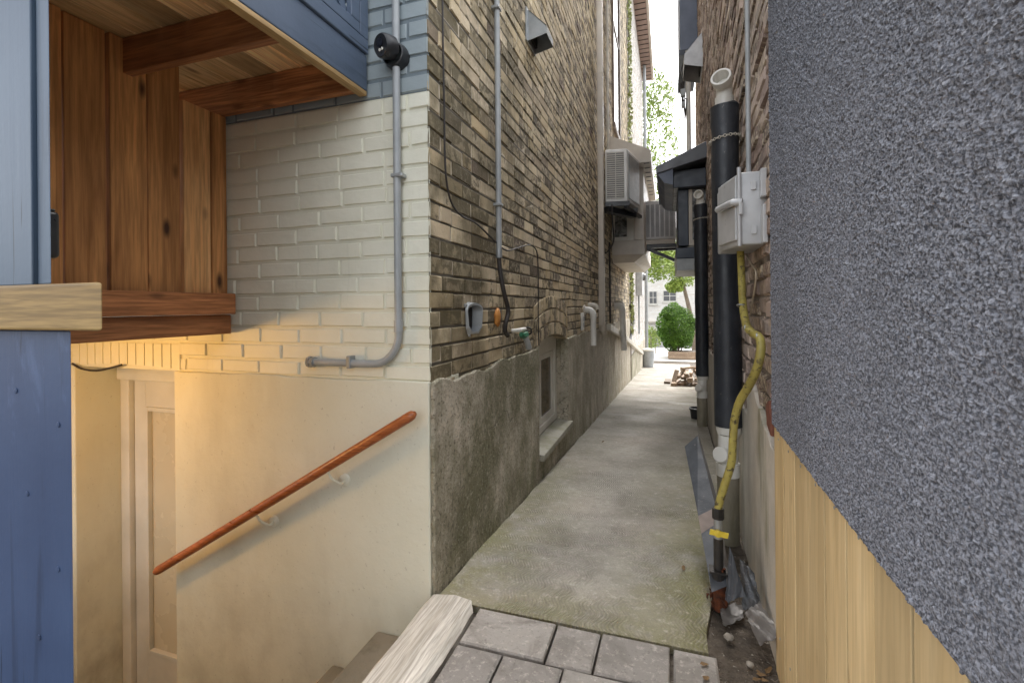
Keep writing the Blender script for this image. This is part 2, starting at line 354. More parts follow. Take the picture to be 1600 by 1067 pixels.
M_rubber = basic("black_cable", (.022, .018, .016), (.04, .033, .03), 10, .6, .2, 80)
M_tancable = basic("tan_cable", (.42, .36, .27), (.28, .23, .17), 10, .6, .2, 80)
M_beige = basic("beige_aluminium", (.62, .56, .48), (.52, .465, .40), 4, .45, .08, 40)
M_yellow = basic("yellow_gas_hose", (.40, .34, .085), (.27, .225, .06), 16, .45, .25, 90, .002, 0, spots=((.07, .055, .03), 38, .55))
M_yel2 = basic("yellow_enamel", (.72, .55, .05), (.6, .44, .05), 10, .4)
M_rust = basic("rusty_iron", (.13, .035, .010), (.045, .016, .009), 40, .9, .7, 60, .005, .2)
M_blackiron = basic("black_iron", (.03, .028, .027), (.055, .05, .045), 20, .5, .3, 60, .002, .5)
M_flash = basic("grey_flashing", (.066, .073, .085), (.042, .047, .056), 8, .6, .4, 30, .005, .0, spots=((.24, .23, .22), 45, .64))
M_flashl = basic("pale_sheet_metal", (.22, .21, .20), (.14, .13, .125), 8, .45, .25, 30, .003, .4, spots=((.2, .16, .13), 30, .64))
M_tape = basic("peeling_paint_band", (.26, .21, .185), (.19, .15, .13), 12, .8)
M_green = basic("green_valve_paint", (.02, .17, .08), (.015, .10, .05), 20, .5, .2, 60)
M_orange = basic("orange_sealant", (.62, .27, .06), (.45, .16, .035), 22, .7, .5, 50, .006)
M_whitetrim = basic("white_window_frame", (.74, .72, .66), (.62, .60, .54), 4, .4, .06, 50)
M_stone_sill = stucco_mat("mossy_stone_sill", (.40, .38, .33), (.27, .26, .2), (.15, .17, .06), .7)
M_navy = basic("navy_painted_wood", (.045, .06, .085), (.03, .04, .06), 5, .4, .1, 40)
M_charcoal = basic("charcoal_metal", (.12, .13, .15), (.085, .09, .105), 5, .4, .1, 40)
M_slate = basic("slate_blue_cladding", (.15, .18, .25), (.11, .135, .19), 3, .5)
M_acwhite = basic("air_conditioner_shell", (.84, .83, .80), (.72, .71, .68), 4, .4, .06, 40)
M_acdark = basic("air_conditioner_coil", (.16, .16, .165), (.09, .09, .095), 40, .6, .3, 200)
M_acgrey = basic("condenser_shell", (.66, .65, .64), (.55, .54, .53), 4, .45, .06, 40)
M_dark = basic("dark_void", (.012, .011, .01), (.02, .018, .016), 10, .9)
M_brownsof = basic("brown_soffit", (.34, .24, .20), (.27, .19, .16), 4, .6)
M_brickred = basic("red_mortar_patch", (.20, .075, .045), (.12, .045, .03), 18, .9, .7, 50, .008)
M_leafdead = basic("dead_leaf", (.20, .12, .05), (.10, .06, .03), 20, .8)
M_grass = basic("street_lawn", (.12, .15, .05), (.08, .10, .035), 3, .9, .5, 40)
M_street = basic("pale_street_concrete", (.60, .58, .54), (.50, .48, .45), 2, .8)
M_asphalt = basic("asphalt", (.06, .06, .06), (.045, .045, .045), 6, .85)
M_bark = basic("bark", (.20, .16, .12), (.12, .09, .07), 12, .9, .6, 40, .01)
def glass_mat(name, c=(.35, .37, .38), rough=.04, spec=.6):
    t = NT(name); col = t.mix(t.rng(t.noise(9, 5, .6, 1.0), .4, .6), c, tuple(x*.25 for x in c))
    return t.out(col, rough, None, 0, Specular__IOR__Level=spec)
M_glass = glass_mat("window_glass")
M_glassdark = glass_mat("brown_curtained_glass", (.16, .115, .06), .08, .4)
M_frost = basic("frosted_door_glass", (.66, .60, .46), (.60, .54, .41), 2, .25, .02, 40)
M_lens = basic("camera_lens", (.005, .005, .008), (.02, .02, .03), 30, .08)
def leaf_mat(name, a, b):
    t = NT(name); col = t.ramp(t.geo.outputs["Random Per Island"], [(0, a), (1, b)])
    return t.out(col, .6, None, 0, Subsurface__Weight=0.0, Transmission__Weight=0.0)
M_leaf = leaf_mat("bush_leaf", (.06, .14, .018), (.21, .38, .045))
M_leafy = leaf_mat("tree_leaf", (.14, .22, .03), (.32, .40, .07))
M_ivy = leaf_mat("ivy_leaf", (.16, .20, .04), (.34, .36, .12))

# ------------------------------------------------------------------ bricks
def sub_iv(iv, cuts):
    for (a, b) in cuts:
        out = []
        for (p, q) in iv:
            if b <= p or a >= q: out.append((p, q)); continue
            if a > p: out.append((p, a))
            if b < q: out.append((b, q))
        iv = out
    return iv
def brick_field(mb, org, ud, nd, u_0, u_1, z_0, z_1, z_ref, course=.0775, blen=.236, joint=.010, depth=.009, ch=.004, jit=.0025, cuts=None, rnd=None, short=.15):
    rnd = rnd or random.Random(3); org, ud, nd = Vector(org), Vector(ud), Vector(nd); Z = Vector((0, 0, 1))
    i0 = math.floor((z_0-z_ref)/course); i1 = math.ceil((z_1-z_ref)/course)
    for i in range(i0, i1):
        za = max(z_ref+i*course+joint/2, z_0); zb = min(z_ref+(i+1)*course-joint/2, z_1)
        if zb-za < .012: continue
        u = u_0-(blen/2 if i % 2 else 0)-rnd.random()*.03
        while u < u_1:
            L = blen*(.5 if rnd.random() < short else 1)*(1+rnd.uniform(-.03, .03))
            for (a, b) in sub_iv([(max(u+joint/2, u_0), min(u+L-joint/2, u_1))], cuts((za+zb)/2) if cuts else []):
                if b-a < .02: continue
                j = lambda k=1: rnd.uniform(-jit, jit)*k
                dz = j(1.3); dp = rnd.uniform(-jit, jit)
                base = [(a, za), (b, za), (b, zb), (a, zb)]
                out = [org+ud*p+Z*(q+dz)-nd*depth for p, q in base]
                fr = []
                for (p, q), (sx, sy) in zip(base, ((1, 1), (-1, 1), (-1, -1), (1, -1))):
                    fr.append(org+ud*(p+sx*(ch+j()))+Z*(q+sy*(ch+j())+dz)+nd*(dp+j(.6)))
                mb.add(out+fr, [(4, 5, 6, 7), (0, 1, 5, 4), (1, 2, 6, 5), (2, 3, 7, 6), (3, 0, 4, 7)])
            u += L
    return mb

# ================================================================== GROUND
mb = MB()
mb.add([(XL, -30, -.03), (40, -30, -.03), (40, 1.79, -.03), (XL, 1.79, -.03)], [(0, 1, 2, 3)])
mb.add([(-40, -30, -.031), (XL, -30, -.031), (XL, .74, -.031), (-40, .74, -.031)], [(0, 1, 2, 3)])
mb.add([(XL-.2, 1.79, -.03), (40, 1.79, -.03), (40, 21, gz(21)-.03), (XL-.2, 21, gz(21)-.03)], [(0, 1, 2, 3)])
mb.add([(-200, 21, gz(21)-.03), (200, 21, gz(21)-.03), (200, 400, gz(21)-.03), (-200, 400, gz(21)-.03)], [(0, 1, 2, 3)])
mb.add([(-60, .74, -.03), (-9, .74, -.03), (-9, 21, gz(21)-.03), (-60, 21, gz(21)-.03)], [(0, 1, 2, 3)])
struct(mb.build("ground", M_soil))
# concrete path down the alley, with a ragged right edge beside the soil near the camera
mb = MB(); ys = [1.775+.12*k for k in range(0, 161)]; L_, R_ = [], []
for y in ys:
    e = XL+.028+random.uniform(-.006, .006)
    f = min(max(1-(y-1.9)/2.2, 0), 1); x1 = xr(y)-.01-.20*f+random.uniform(-.012, .012)*(1 if y < 5 else .4)
    L_.append((e, y, gz(y))); R_.append((x1, y, gz(y)))
n = len(ys); vs = L_+R_
fs = [(i, n+i, n+i+1, i+1) for i in range(n-1)]
lo = [(x, y, z-.05) for x, y, z in vs]
mb.add(vs+lo, fs+[(2*n+i, 2*n+i+1, i+1, i) for i in range(n-1)]+[(n+i, n+i+1, 3*n+i+1, 3*n+i) for i in range(n-1)]+[(0, 2*n, 3*n, n)])
struct(mb.build("concrete_path", M_path))
# paving stones
mb = MB(); rows = [(1.765, 1.555, [-.735, -.41, -.248, 0.0, .15]), (1.555, 1.345, [-.735, -.56, -.345, -.09, .16])]
y = 1.345; rr = random.Random(5)
while y > -1.2:
    xs = [-.735]
    while xs[-1] < 1.2: xs.append(xs[-1]+rr.choice((.16, .25, .33)))
    rows.append((y, y-.21, xs)); y -= .21
for (a, b, xs) in rows:
    for x0, x1 in zip(xs, xs[1:]):
        j = lambda: rr.uniform(-.003, .003); zt = .004+j(); gp = .0042
        q = [(x0+gp+j(), b+gp+j()), (x1-gp+j(), b+gp+j()), (x1-gp+j(), a-gp+j()), (x0+gp+j(), a-gp+j())]
        c = .007; qi = [(x0+gp+c, b+gp+c), (x1-gp-c, b+gp+c), (x1-gp-c, a-gp-c), (x0+gp+c, a-gp-c)]
        mb.add([(p, r_, -.05) for p, r_ in q]+[(p, r_, zt-.006) for p, r_ in q]+[(p, r_, zt+j()*.3) for p, r_ in qi],
               [(0, 1, 5, 4), (1, 2, 6, 5), (2, 3, 7, 6), (3, 0, 4, 7), (4, 5, 9, 8), (5, 6, 10, 9), (6, 7, 11, 10), (7, 4, 8, 11), (8, 9, 10, 11)])
struct(mb.build("paving", M_paver))
struct(MB().add([(-14, 22.2, gz(21)-.024), (14, 22.2, gz(21)-.024), (14, 29, gz(21)-.024), (-14, 29, gz(21)-.024)], [(0, 1, 2, 3)]).build("pavement", M_street))
struct(MB().add([(-60, 29, gz(21)-.02), (60, 29, gz(21)-.02), (60, 38, gz(21)-.02), (-60, 38, gz(21)-.02)], [(0, 1, 2, 3)]).build("road", M_asphalt))
# gravel crumbs along the soil strip
mb = MB(); rg = random.Random(9)
for _ in range(420):
    y = rg.uniform(1.2, 4.2); x = rg.uniform(xr(y)-.2, xr(y)-.005) if y > 1.78 else rg.uniform(.13, .32)
    s = rg.choice((.003, .004, .005, .008)); c = Vector((x, y, gz(y)-.03+s*.4))
    p = [c+Vector((rg.uniform(-s, s), rg.uniform(-s, s), rg.uniform(-.5*s, s))) for _ in range(4)]
    mb.add(p, [(0, 1, 2), (0, 2, 3), (0, 3, 1), (1, 3, 2)])
M_gravel = basic("gravel", (.38, .35, .30), (.20, .18, .15), 40, .9)
tag(mb.build("gravel", M_gravel), "loose gravel and grit in the dirt strip beside the right foundation", "gravel", kind="stuff")

# ================================================================== LEFT HOUSE
house = thing("brick_house", "old buff brick house with painted cream rear wall and sooty alley side", "house", (XL, YR, 0))
rb = random.Random(21)
ZREF = 1.198
AY0, AY1, AZ = 3.46, 4.57, .885            # basement window opening, springing height of its arch
def arch_z(y, h): m = (AY0+AY1)/2; k = 1-((y-m)/((AY1-AY0)/2))**2; return AZ+.075*max(k, -.3)+h
def cutA(z):
    cs = []
    if z < 1.36:
        ys_ = [AY0-.06+k*.01 for k in range(int((AY1-AY0+.12)/.01)+1)]
        inside = [y for y in ys_ if z < arch_z(y, .345)]
        if inside: cs.append((inside[0]-YR, inside[-1]-YR))
    return cs
mb = MB(); brick_field(mb, (XL, YR, 0), (0, 1, 0), (1, 0, 0), 0, 4.2, .86, 6.0, ZREF, cuts=cutA, rnd=rb, jit=.003, ch=.004, depth=.0045, joint=.0105)  # unseen wall top kept lower at this end so sky light enters the alley
brick_field(mb, (XL, YR, 0), (0, 1, 0), (1, 0, 0), 4.203, 10.6, .86, 9.4, ZREF, rnd=rb, jit=.003, ch=.004, depth=.0045, joint=.0105)
mb.build("alley_wall", M_brick, house)
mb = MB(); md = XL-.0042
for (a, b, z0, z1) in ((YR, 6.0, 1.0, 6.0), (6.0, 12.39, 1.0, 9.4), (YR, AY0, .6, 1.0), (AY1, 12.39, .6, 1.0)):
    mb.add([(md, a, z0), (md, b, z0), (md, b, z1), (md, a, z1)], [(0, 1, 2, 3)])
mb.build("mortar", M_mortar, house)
# segmental arch of three brick rings
mb = MB()
for ring in range(3):
    k = 17
    for i in range(k):
        ya = AY0-.05+(AY1-AY0+.10)*i/k+.004; yb = AY0-.05+(AY1-AY0+.10)*(i+1)/k-.004
        h0, h1 = ring*.115+.008, ring*.115+.107
        fx = XL+.005+rb.uniform(-.003, .003)
        A = [(ya, arch_z(ya, h0)), (yb, arch_z(yb, h0)), (yb, arch_z(yb, h1)), (ya, arch_z(ya, h1))]
        c = .003; I = [(ya+c, arch_z(ya, h0)+c), (yb-c, arch_z(yb, h0)+c), (yb-c, arch_z(yb, h1)-c), (ya+c, arch_z(ya, h1)-c)]
        mb.add([(XL-.11, p, q) for p, q in A]+[(fx-.006, p, q) for p, q in A]+[(fx, p, q) for p, q in I],
               [(0, 1, 5, 4), (1, 2, 6, 5), (2, 3, 7, 6), (3, 0, 4, 7), (4, 5, 9, 8), (5, 6, 10, 9), (6, 7, 11, 10), (7, 4, 8, 11), (8, 9, 10, 11)])
mb.build("window_arch", M_brick, house)
# parged foundation with a ragged top
def ragged(y0, y1, z1, step=.05, amp=.012, zb=None):
    pts = [(y0, zb if zb is not None else gz(y0)-.4), (y1, zb if zb is not None else gz(y1)-.4)]
    k = max(2, int((y1-y0)/step)); r_ = random.Random(int(y0*100)); dr = 0
    top = []
    for i in range(k+1):
        dr = dr*.7+r_.uniform(-amp, amp); top.append((y0+(y1-y0)*(i+(r_.uniform(-.4, .4) if 0 < i < k else 0))/k, z1+dr+.008*math.sin(i*.9)*r_.random()))
    return pts+top[::-1]
mb = MB()
re_ = random.Random(17)
mb.prism([(XL+.0005, y, z) for y, z in ragged(YR-.006, AY0, .882)+[(YR-.010+re_.uniform(-.007, .006), .84-.03*k) for k in range(38)]], (.0215, 0, 0))
mb.box(XL-.06, XL, YR+.31, AY0, -.6, .87)
mb.prism([(XL-.06, y, z) for y, z in ragged(AY1, 12.39, .885, .12)], (.080, 0, 0))
mb.prism([(XL-.16, AY0, -.6), (XL-.16, AY1, -.6), (XL-.16, AY1, .035), (XL-.16, AY0, .035)], (.178, 0, 0))
# jambs of the window opening
mb.box(XL-.20, XL-.061, AY0-.06, AY0, -.3, .9); mb.box(XL-.20, XL-.061, AY1, AY1+.06, -.3, .9)
mb.build("foundation", M_found, house, bevel=.006)
MB().hexa([(XL-.13, AY0+.005, .035), (XL+.055, AY0+.005, .036), (XL+.055, AY1+.04, .036), (XL-.13, AY1-.005, .035)],
          [(XL-.13, AY0+.005, .105), (XL+.055, AY0+.005, .085), (XL+.055, AY1+.04, .085), (XL-.13, AY1-.005, .105)]).build("window_sill", M_stone_sill, house, bevel=.006)
wx = XL-.10
wf = MB().box(wx-.05, wx, AY0+.002, AY0+.07, .11, .90).box(wx-.05, wx, AY1-.075, AY1-.002, .11, .90).box(wx-.05, wx, AY0+.07, AY1-.075, .11, .17)\
    .box(wx-.05, wx-.002, AY0+.07, AY1-.075, .79, .93).build("basement_window", M_whitetrim, house, bevel=.004)
s_ = MB(); ya, yb = AY0+.075, AY1-.08
s_.box(wx-.045, wx-.012, ya, ya+.05, .175, .785).box(wx-.045, wx-.012, yb-.05, yb, .175, .785).box(wx-.045, wx-.012, ya+.05, yb-.05, .175, .225).box(wx-.045, wx-.012, ya+.05, yb-.05, .735, .785)
s_.box(wx-.045, wx-.013, (ya+yb)/2-.02, (ya+yb)/2+.02, .225, .735)
s_.build("sash", M_whitetrim, wf, bevel=.003)
MB().box(wx-.04, wx-.03, ya+.05, yb-.05, .225, .735).build("pane", M_glassdark, wf)
MB().box(XL-.4, XL-.17, AY0-.02, AY1+.02, .0, 1.0).build("window_backing", M_dark, house)

# rear wall: cream painted brick with a grey blue band above
OXR, OXL, ODY, OZ = -2.434, -3.216, 2.04, .895       # cellar door opening
ZB = ZREF+12*.0775
def cutR(z):
    return [(XL-OXR-.02, XL-OXL+.05)] if z < 1.035 else []
mb = MB(); brick_field(mb, (XL, YR, 0), (-1, 0, 0), (0, -1, 0), 0.0, 3.2, .90, ZB, ZREF, rnd=rb, jit=.0022, ch=.004, depth=.010, joint=.012, cuts=cutR, short=.08)
# soldier course over the cellar door
k = 13
for i in range(k):
    xa = OXR+.03-(OXR-OXL+.07)*i/k; xb = OXR+.03-(OXR-OXL+.07)*(i+1)/k
    m = (i+.5)/k-.5; zt = 1.03; zb_ = .895+.02*(1-4*m*m)
    mb.hexa([(xb+.004, YR-.003, zb_), (xa-.004, YR-.003, zb_), (xa-.004, YR+.1, zb_), (xb+.004, YR+.1, zb_)], [(xb+.004, YR-.003, zt), (xa-.004, YR-.003, zt), (xa-.004, YR+.1, zt), (xb+.004, YR+.1, zt)])
mb.build("rear_wall", M_cream, house)
mb = MB(); brick_field(mb, (XL, YR, 0), (-1, 0, 0), (0, -1, 0), 0.0, 3.2, ZB, 4.6, ZREF, rnd=rb, jit=.002, ch=.0045, depth=.007, joint=.010, short=.1)
mb.build("rear_wall_upper", M_bluebrick, house)
MB().add([(XL-.001, YR+.008, .89), (-4.2, YR+.008, .89), (-4.2, YR+.008, ZB), (XL-.001, YR+.008, ZB)], [(0, 1, 2, 3)]).build("rear_joints", M_cream_j, house)
MB().add([(XL-.001, YR+.006, ZB), (-4.2, YR+.006, ZB), (-4.2, YR+.006, 6.0), (XL-.001, YR+.006, 6.0)], [(0, 1, 2, 3)]).build("rear_joints_upper", M_bluej, house)
mb = MB()
def wavy(x0, x1, z0, z1, k=18, amp=.005):      # render slab with an uneven top edge
    r_ = random.Random(4); top = [(x0+(x1-x0)*i/k, YR-.014, z1+r_.uniform(-amp, amp)) for i in range(k+1)]
    return [(x0, YR-.014, z0), (x1, YR-.014, z0)]+top[::-1]
mb.prism(wavy(OXR, XL-.0005, -1.3, .893), (0, .30, 0))
mb.prism(wavy(-4.2, OXL, -1.3, .893), (0, .30, 0))
mb.build("rear_foundation", M_render, house, bevel=.006)
# lintel soffit and header above the door
MB().box(OXL+.002, OXR-.002, YR+.10, 2.12, .88, .97).build("lintel", M_cream, house)
door = MB().box(OXL+.001, OXL+.075, ODY-.03, ODY+.06, -1.14, .84).box(OXR-.07, OXR-.001, ODY-.03, ODY+.06, -1.14, .84).box(OXL+.001, OXR-.001, ODY-.05, ODY+.06, .785, .88).build("cellar_door", M_whitetrim, house, bevel=.005)
lf = MB(); a, b = OXL+.08, OXR-.075
lf.box(a, a+.10, ODY, ODY+.045, -1.10, .78).box(b-.10, b, ODY, ODY+.045, -1.10, .78).box(a+.10, b-.10, ODY, ODY+.045, -1.10, -.88).box(a+.10, b-.10, ODY, ODY+.045, .62, .78)
lf.build("door_leaf", M_whitetrim, door, bevel=.004)
MB().box(a+.10, a+.125, ODY-.008, ODY+.02, -.88, .62).box(b-.125, b-.10, ODY-.008, ODY+.02, -.88, .62).box(a+.125, b-.125, ODY-.008, ODY+.02, -.88, -.855).box(a+.125, b-.125, ODY-.008, ODY+.02, .595, .62).build("glazing_bead", M_whitetrim, door, bevel=.003)
MB().box(a+.1, b-.1, ODY+.021, ODY+.03, -.88, .62).build("door_pane", M_frost, door)
# hidden body of the house that blocks light
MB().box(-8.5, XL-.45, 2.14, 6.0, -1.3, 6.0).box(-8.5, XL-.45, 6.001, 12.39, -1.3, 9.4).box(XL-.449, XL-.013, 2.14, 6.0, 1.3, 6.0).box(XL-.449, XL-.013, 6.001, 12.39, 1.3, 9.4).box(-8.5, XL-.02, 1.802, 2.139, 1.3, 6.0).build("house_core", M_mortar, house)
# upper alley window with brown casing
p0 = on_x(958, 80, XL); p1 = on_x(977, 80, XL)
wnd = MB().box(XL-.05, XL+.03, 8.9, 8.98, 4.6, 8.6).box(XL-.05, XL+.03, 10.1, 10.2, 4.6, 8.6).box(XL-.05, XL+.05, 8.9, 10.2, 4.5, 4.6).box(XL-.05, XL+.02, 8.98, 10.1, 6.5, 6.58).build("upper_window", basic("brown_casing", (.22, .17, .13), (.16, .12, .09), 4), house)
MB().box(XL-.02, XL+.006, 8.98, 10.1, 4.6, 6.5).box(XL-.02, XL+.006, 8.98, 10.1, 6.58, 8.6).build("pane", M_glassdark, wnd)

# second house further down the alley, pale painted brick with a boxed soffit
hb = thing("pale_house", "pale painted brick house further down the alley on the left under a brown soffit", "house", (XL, 12.4, gz(12.4)))
mb = MB(); brick_field(mb, (XL+.01, 12.4, 0), (0, 1, 0), (1, 0, 0), 0, 7.6, -.1, 10.4, 1.2, rnd=rb, jit=.003)
mb.build("alley_wall", M_brick_pale, hb)
MB().box(-8, XL, 12.4, 20.0, -1.6, 10.5).build("house_core", basic("pale_mortar", (.42, .40, .37)), hb)
MB().box(XL, XL+.03, 12.42, 20.0, -1.6, -.1).build("foundation", M_found, hb)
so_ = MB().box(XL-.4, -.58, 12.5, 20.3, 10.45, 10.56).build("soffit", M_brownsof, hb)
mb = MB()
for k in range(26): MB().box(XL+.02, -.60, 12.6+.3*k, 12.62+.3*k, 10.435, 10.452).build("soffit_seam", M_dark, so_)
MB().box(-.58, -.50, 12.5, 20.3, 10.42, 10.62).build("gutter", M_beige, hb, bevel=.02)
MB().prism([(-.5, 12.5, 10.62), (-5, 12.5, 13.5), (-5, 12.5, 13.4), (-.6, 12.5, 10.56)], (0, 7.8, 0)).build("roof", M_charcoal, hb)

# ================================================================== STAIRWELL
st = thing("staircase", "worn concrete steps going down to the cellar door behind the white timber", "stairs", (XL, 1.2, 0))
M_step = stucco_mat("dirty_step_concrete", (.30, .27, .21), (.2, .18, .13), (.10, .09, .05), .7)
for k in range(5):
    x1 = XL-.004-.235*k; zt = -.20*(k+1)+.005
    MB().box(x1-.26, x1, .765, YR-.016, -1.3, zt).build("step", M_step, st, bevel=.012)
struct(MB().box(-3.6, XL-.004-.235*5-.002, .765, 2.12, -1.3, -1.13).build("stairwell_floor", M_step))
rw = thing("retaining_wall", "white rendered wall around the near side of the stairwell", "wall", (-2.2, .75, -1.3))
MB().box(-3.72, XL-.002, .60, .76, -1.3, -.034).box(-3.72, -3.6, .762, YR-.02, -1.3, 2.0).build("wall", M_render, rw)
# white washed timber edging
tb = MB(); vs = []; k = 30; r_ = random.Random(2)
tz = .018
pl = []; xa, xb = XL+.004, -.742
for i in range(k+1):
    y = -.6+(1.765+.6)*i/k; pl.append(y)
top = []
for i, y in enumerate(pl):
    e = .02*(i == k) 
    top.append([(xa+r_.uniform(0, .006), y-(.0 if i < k else .012), -.05), (xa+r_.uniform(0, .006), y-(.0 if i < k else .012), tz-.012+r_.uniform(-.003, .003)), (xa+.016, y, tz), ((xa+xb)/2, y+(.018 if i == k else 0), tz+.003+r_.uniform(-.002, .002)), (xb-.03, y+(.008 if i == k else 0), tz), (xb+r_.uniform(-.006, .002), y-(.035 if i == k else 0), tz-.015+r_.uniform(-.004, .003)), (xb+r_.uniform(-.006, .002), y-(.035 if i == k else 0), -.05)])
m = 7; vs = [p for row in top for p in row]
tb.add(vs, [(i*m+j, i*m+j+1, (i+1)*m+j+1, (i+1)*m+j) for i in range(k) for j in range(m-1)]+[tuple(range(m)), tuple(range(k*m, k*m+m))[::-1]])
tag(tb.build("timber_edging", M_timber), "broad white washed timber with frayed end lying along the top of the steps", "timber")

# handrail
hr = thing("handrail", "round orange stained wooden handrail sloping down the cream wall", "handrail", on_y(430, 770, YR-.02))
HY_ = YR-.085
a, b = on_y(243, 893, HY_), on_y(648, 646, HY_)
dv = (b-a).normalized()
MB().tube([a-dv*.004, a+dv*.012, a+dv*.03, b-dv*.03, b-dv*.012, b+dv*.002], [.012, .019, .021, .021, .019, .010], 20).build("rail", M_rail, hr, smooth=True)
for (px, py) in ((400, 797), (512, 730)):
    q = on_y(px, py, HY_); wq = Vector((q.x+.035, YR-.016, q.z-.075))
    br = MB().tube(bez([wq, wq+Vector((0, -.03, -.005)), q+Vector((.012, .01, -.05)), q+Vector((0, 0, -.018))], 6), .006, 10).build("bracket", M_cream, hr, smooth=True)
    MB().lathe(wq, (0, -1, 0), [(0, .006), (.02, .006), (.027, .002), (.029, -.002)], 20).build("bracket_plate", M_cream, br, smooth=True)

# ================================================================== DECK OVERHEAD
dk = thing("deck", "raised wooden deck overhead with blue fascia and lattice railing", "deck", (-1.27, .6, 2.16))
DX0, DX1, DY0, ZJ = -3.4, -1.29, .60, 2.16
for k in range(15):
    xa = DX1-.002-.142*k
    MB().box(xa-.134, xa, DY0, YR-.01, 2.302, 2.34).build("deck_board", M_deckb, dk, bevel=.003)
for y in (1.755, 1.335, .90, .64):
    MB().box(DX0, DX1-.001, y-.02, y+.02, ZJ-.005 if y > 1.7 else ZJ, 2.30).build("joist", M_joist, dk, bevel=.004)
MB().box(-1.289, -1.2515, DY0, YR-.012, ZJ-.02, ZJ-.001).build("fascia_edge", M_strip, dk, bevel=.002)
MB().box(-1.289, -1.25, DY0, YR-.012, ZJ, 2.315).build("fascia", M_blue_y, dk, bevel=.004)
lt = thing("railing", "x", "x"); bpy.data.objects.remove(lt)
fr = MB().box(-1.285, -1.238, DY0, YR-.016, 2.3165, 2.375).box(-1.285, -1.238, YR-.075, YR-.016, 2.376, 3.3).box(-1.285, -1.238, DY0, YR-.016, 3.301, 3.36).build("railing_frame", M_blue_y, dk, bevel=.004)
MB().box(-1.262, -1.2365, DY0, YR-.08, 2.3755, 2.42).box(-1.262, -1.2365, YR-.135, YR-.08, 2.421, 3.3).build("railing_trim", M_blue_y, fr, bevel=.003)
mb = MB(); hgt = .9; k = 0
for s, xo in ((1, -1.274), (-1, -1.266)):
    c0 = DY0-1.0
    while c0 < YR+1.0:
        y0, y1 = c0, c0+s*hgt; z0, z1 = 2.38, 2.38+hgt
        pa, pb = Vector((xo, y0, z0)), Vector((xo, y1, z1))
        lo_, hi_ = DY0, YR-.1
        def clip(p, q):
            t0, t1 = 0, 1; d = q.y-p.y
            for lim, sg in ((lo_, 1), (hi_, -1)):
                pass
            ts = sorted(((lo_-p.y)/d, (hi_-p.y)/d)); t0 = max(0, ts[0]); t1 = min(1, ts[1])
            return (p+(q-p)*t0, p+(q-p)*t1) if t1-t0 > .03 else None
        cpd = clip(pa, pb)
        if cpd: mb.bar(cpd[0], cpd[1], .038, .007, (0, -s, 1))
        c0 += .088
mb.build("lattice", M_blue_y, dk)

# privacy screen of brown boards between deck and stairwell
ps = thing("privacy_screen", "dark brown stained board partition hanging under the deck by the cream wall", "screen", (-2.07, 1.4, 1.1))
PX = -2.07
edges = [355, 331, 286, 232.5, 171, 101, 60, 20]
Ys = [on_x(e, 400, PX).y for e in edges]; Ys[0] = YR-.012
yy = Ys
for i, (a, b) in enumerate(zip(yy, yy[1:])):
    if i == 0: o = MB().box(PX-.06, PX+.004, b+.002, a, 1.22, 2.155).build("post", M_cedar, ps, bevel=.004)
    else:
        t_ = .0 if i % 2 else -.008
        o = MB().box(PX-.035+t_, PX+t_, b+.006, a-.004, 1.22, 2.155 if i < 2 else 2.298).build("board", M_cedar_light if i == 1 else M_cedar, ps, bevel=.003)
        if i == 1: o["label"] = "paler raw board"
MB().box(PX+.006, PX+.062, .80, YR-.016, 1.185, 1.285).build("rail", M_cedar_y, ps, bevel=.005)
MB().box(PX-.04, PX+.035, .80, YR-.02, 1.09, 1.183).build("beam", M_cedar_y, ps, bevel=.004)

# blue half wall with pine cap, blue post above it
BY = .70
hw = thing("half_wall", "blue painted half wall topped with a pale pine cap board", "wall", (-1.6, BY, 0))
xe = on_y(113, 800, BY).x
def mitre(x0, x1, y0, y1, z0, z1): d_ = 2.0*(y1-y0); return MB().hexa([(x0, y0, z0), (x1, y0, z0), (x1-d_, y1, z0), (x0, y1, z0)], [(x0, y0, z1), (x1, y0, z1), (x1-d_, y1, z1), (x0, y1, z1)])
mitre(-2.6, xe, BY, BY+.05, -.03, on_y(60, 516, BY).z).build("panel", M_blue, hw, bevel=.003)
ze0, ze1 = on_y(60, 517, BY-.03).z, on_y(60, 444, BY-.03).z
mitre(-2.6, on_y(160, 480, BY-.03).x, BY-.03, BY+.095, ze0+.001, ze1).build("cap_board", M_capw, hw, bevel=.006, seg=3)
pt = thing("blue_post", "pale blue painted post rising from the pine cap board to the deck", "post", (-1.5, BY, ze1))
x53, x78 = on_y(53, 250, BY).x, on_y(78.5, 250, BY+.004).x
MB().box(-2.6, x53-.002, BY-.004, BY+.03, ze1+.001, 2.6).build("face_board", M_blue_l, pt, bevel=.003)
mitre(x53+.001, x78, BY+.004, BY+.022, ze1+.001, 2.6).build("corner_board", M_blue_l, pt, bevel=.004)
nails = MB()
for (nx, nz) in ((xe-.06, .25), (xe-.05, .62), (xe-.12, .45), (xe-.16, .78), (xe-.045, .95), (xe-.20, 1.02), (xe-.11, .12)):
    nails.lathe((nx, BY-.0004, nz), (0, -1, 0), [(.0065, 0), (.006, .002), (0, .0026)], 10)
nails.build("nail_heads", M_blue, hw)
# black rounded fixture on the post
p = on_y(84, 362, BY+.06)
bl = thing("mailbox", "black rounded plastic box fixed behind the blue post", "box", p)
mbx = on_y(96, 362, BY+.10).x
MB().box(mbx-.06, mbx, BY+.065, BY+.10, p.z-.062, p.z+.06).build("body", M_black, bl, bevel=.012, seg=4, smooth=True)
MB().box(mbx-.055, mbx-.012, BY+.07, BY+.095, p.z+.0605, p.z+.066).build("lid", M_black, bl, bevel=.002)

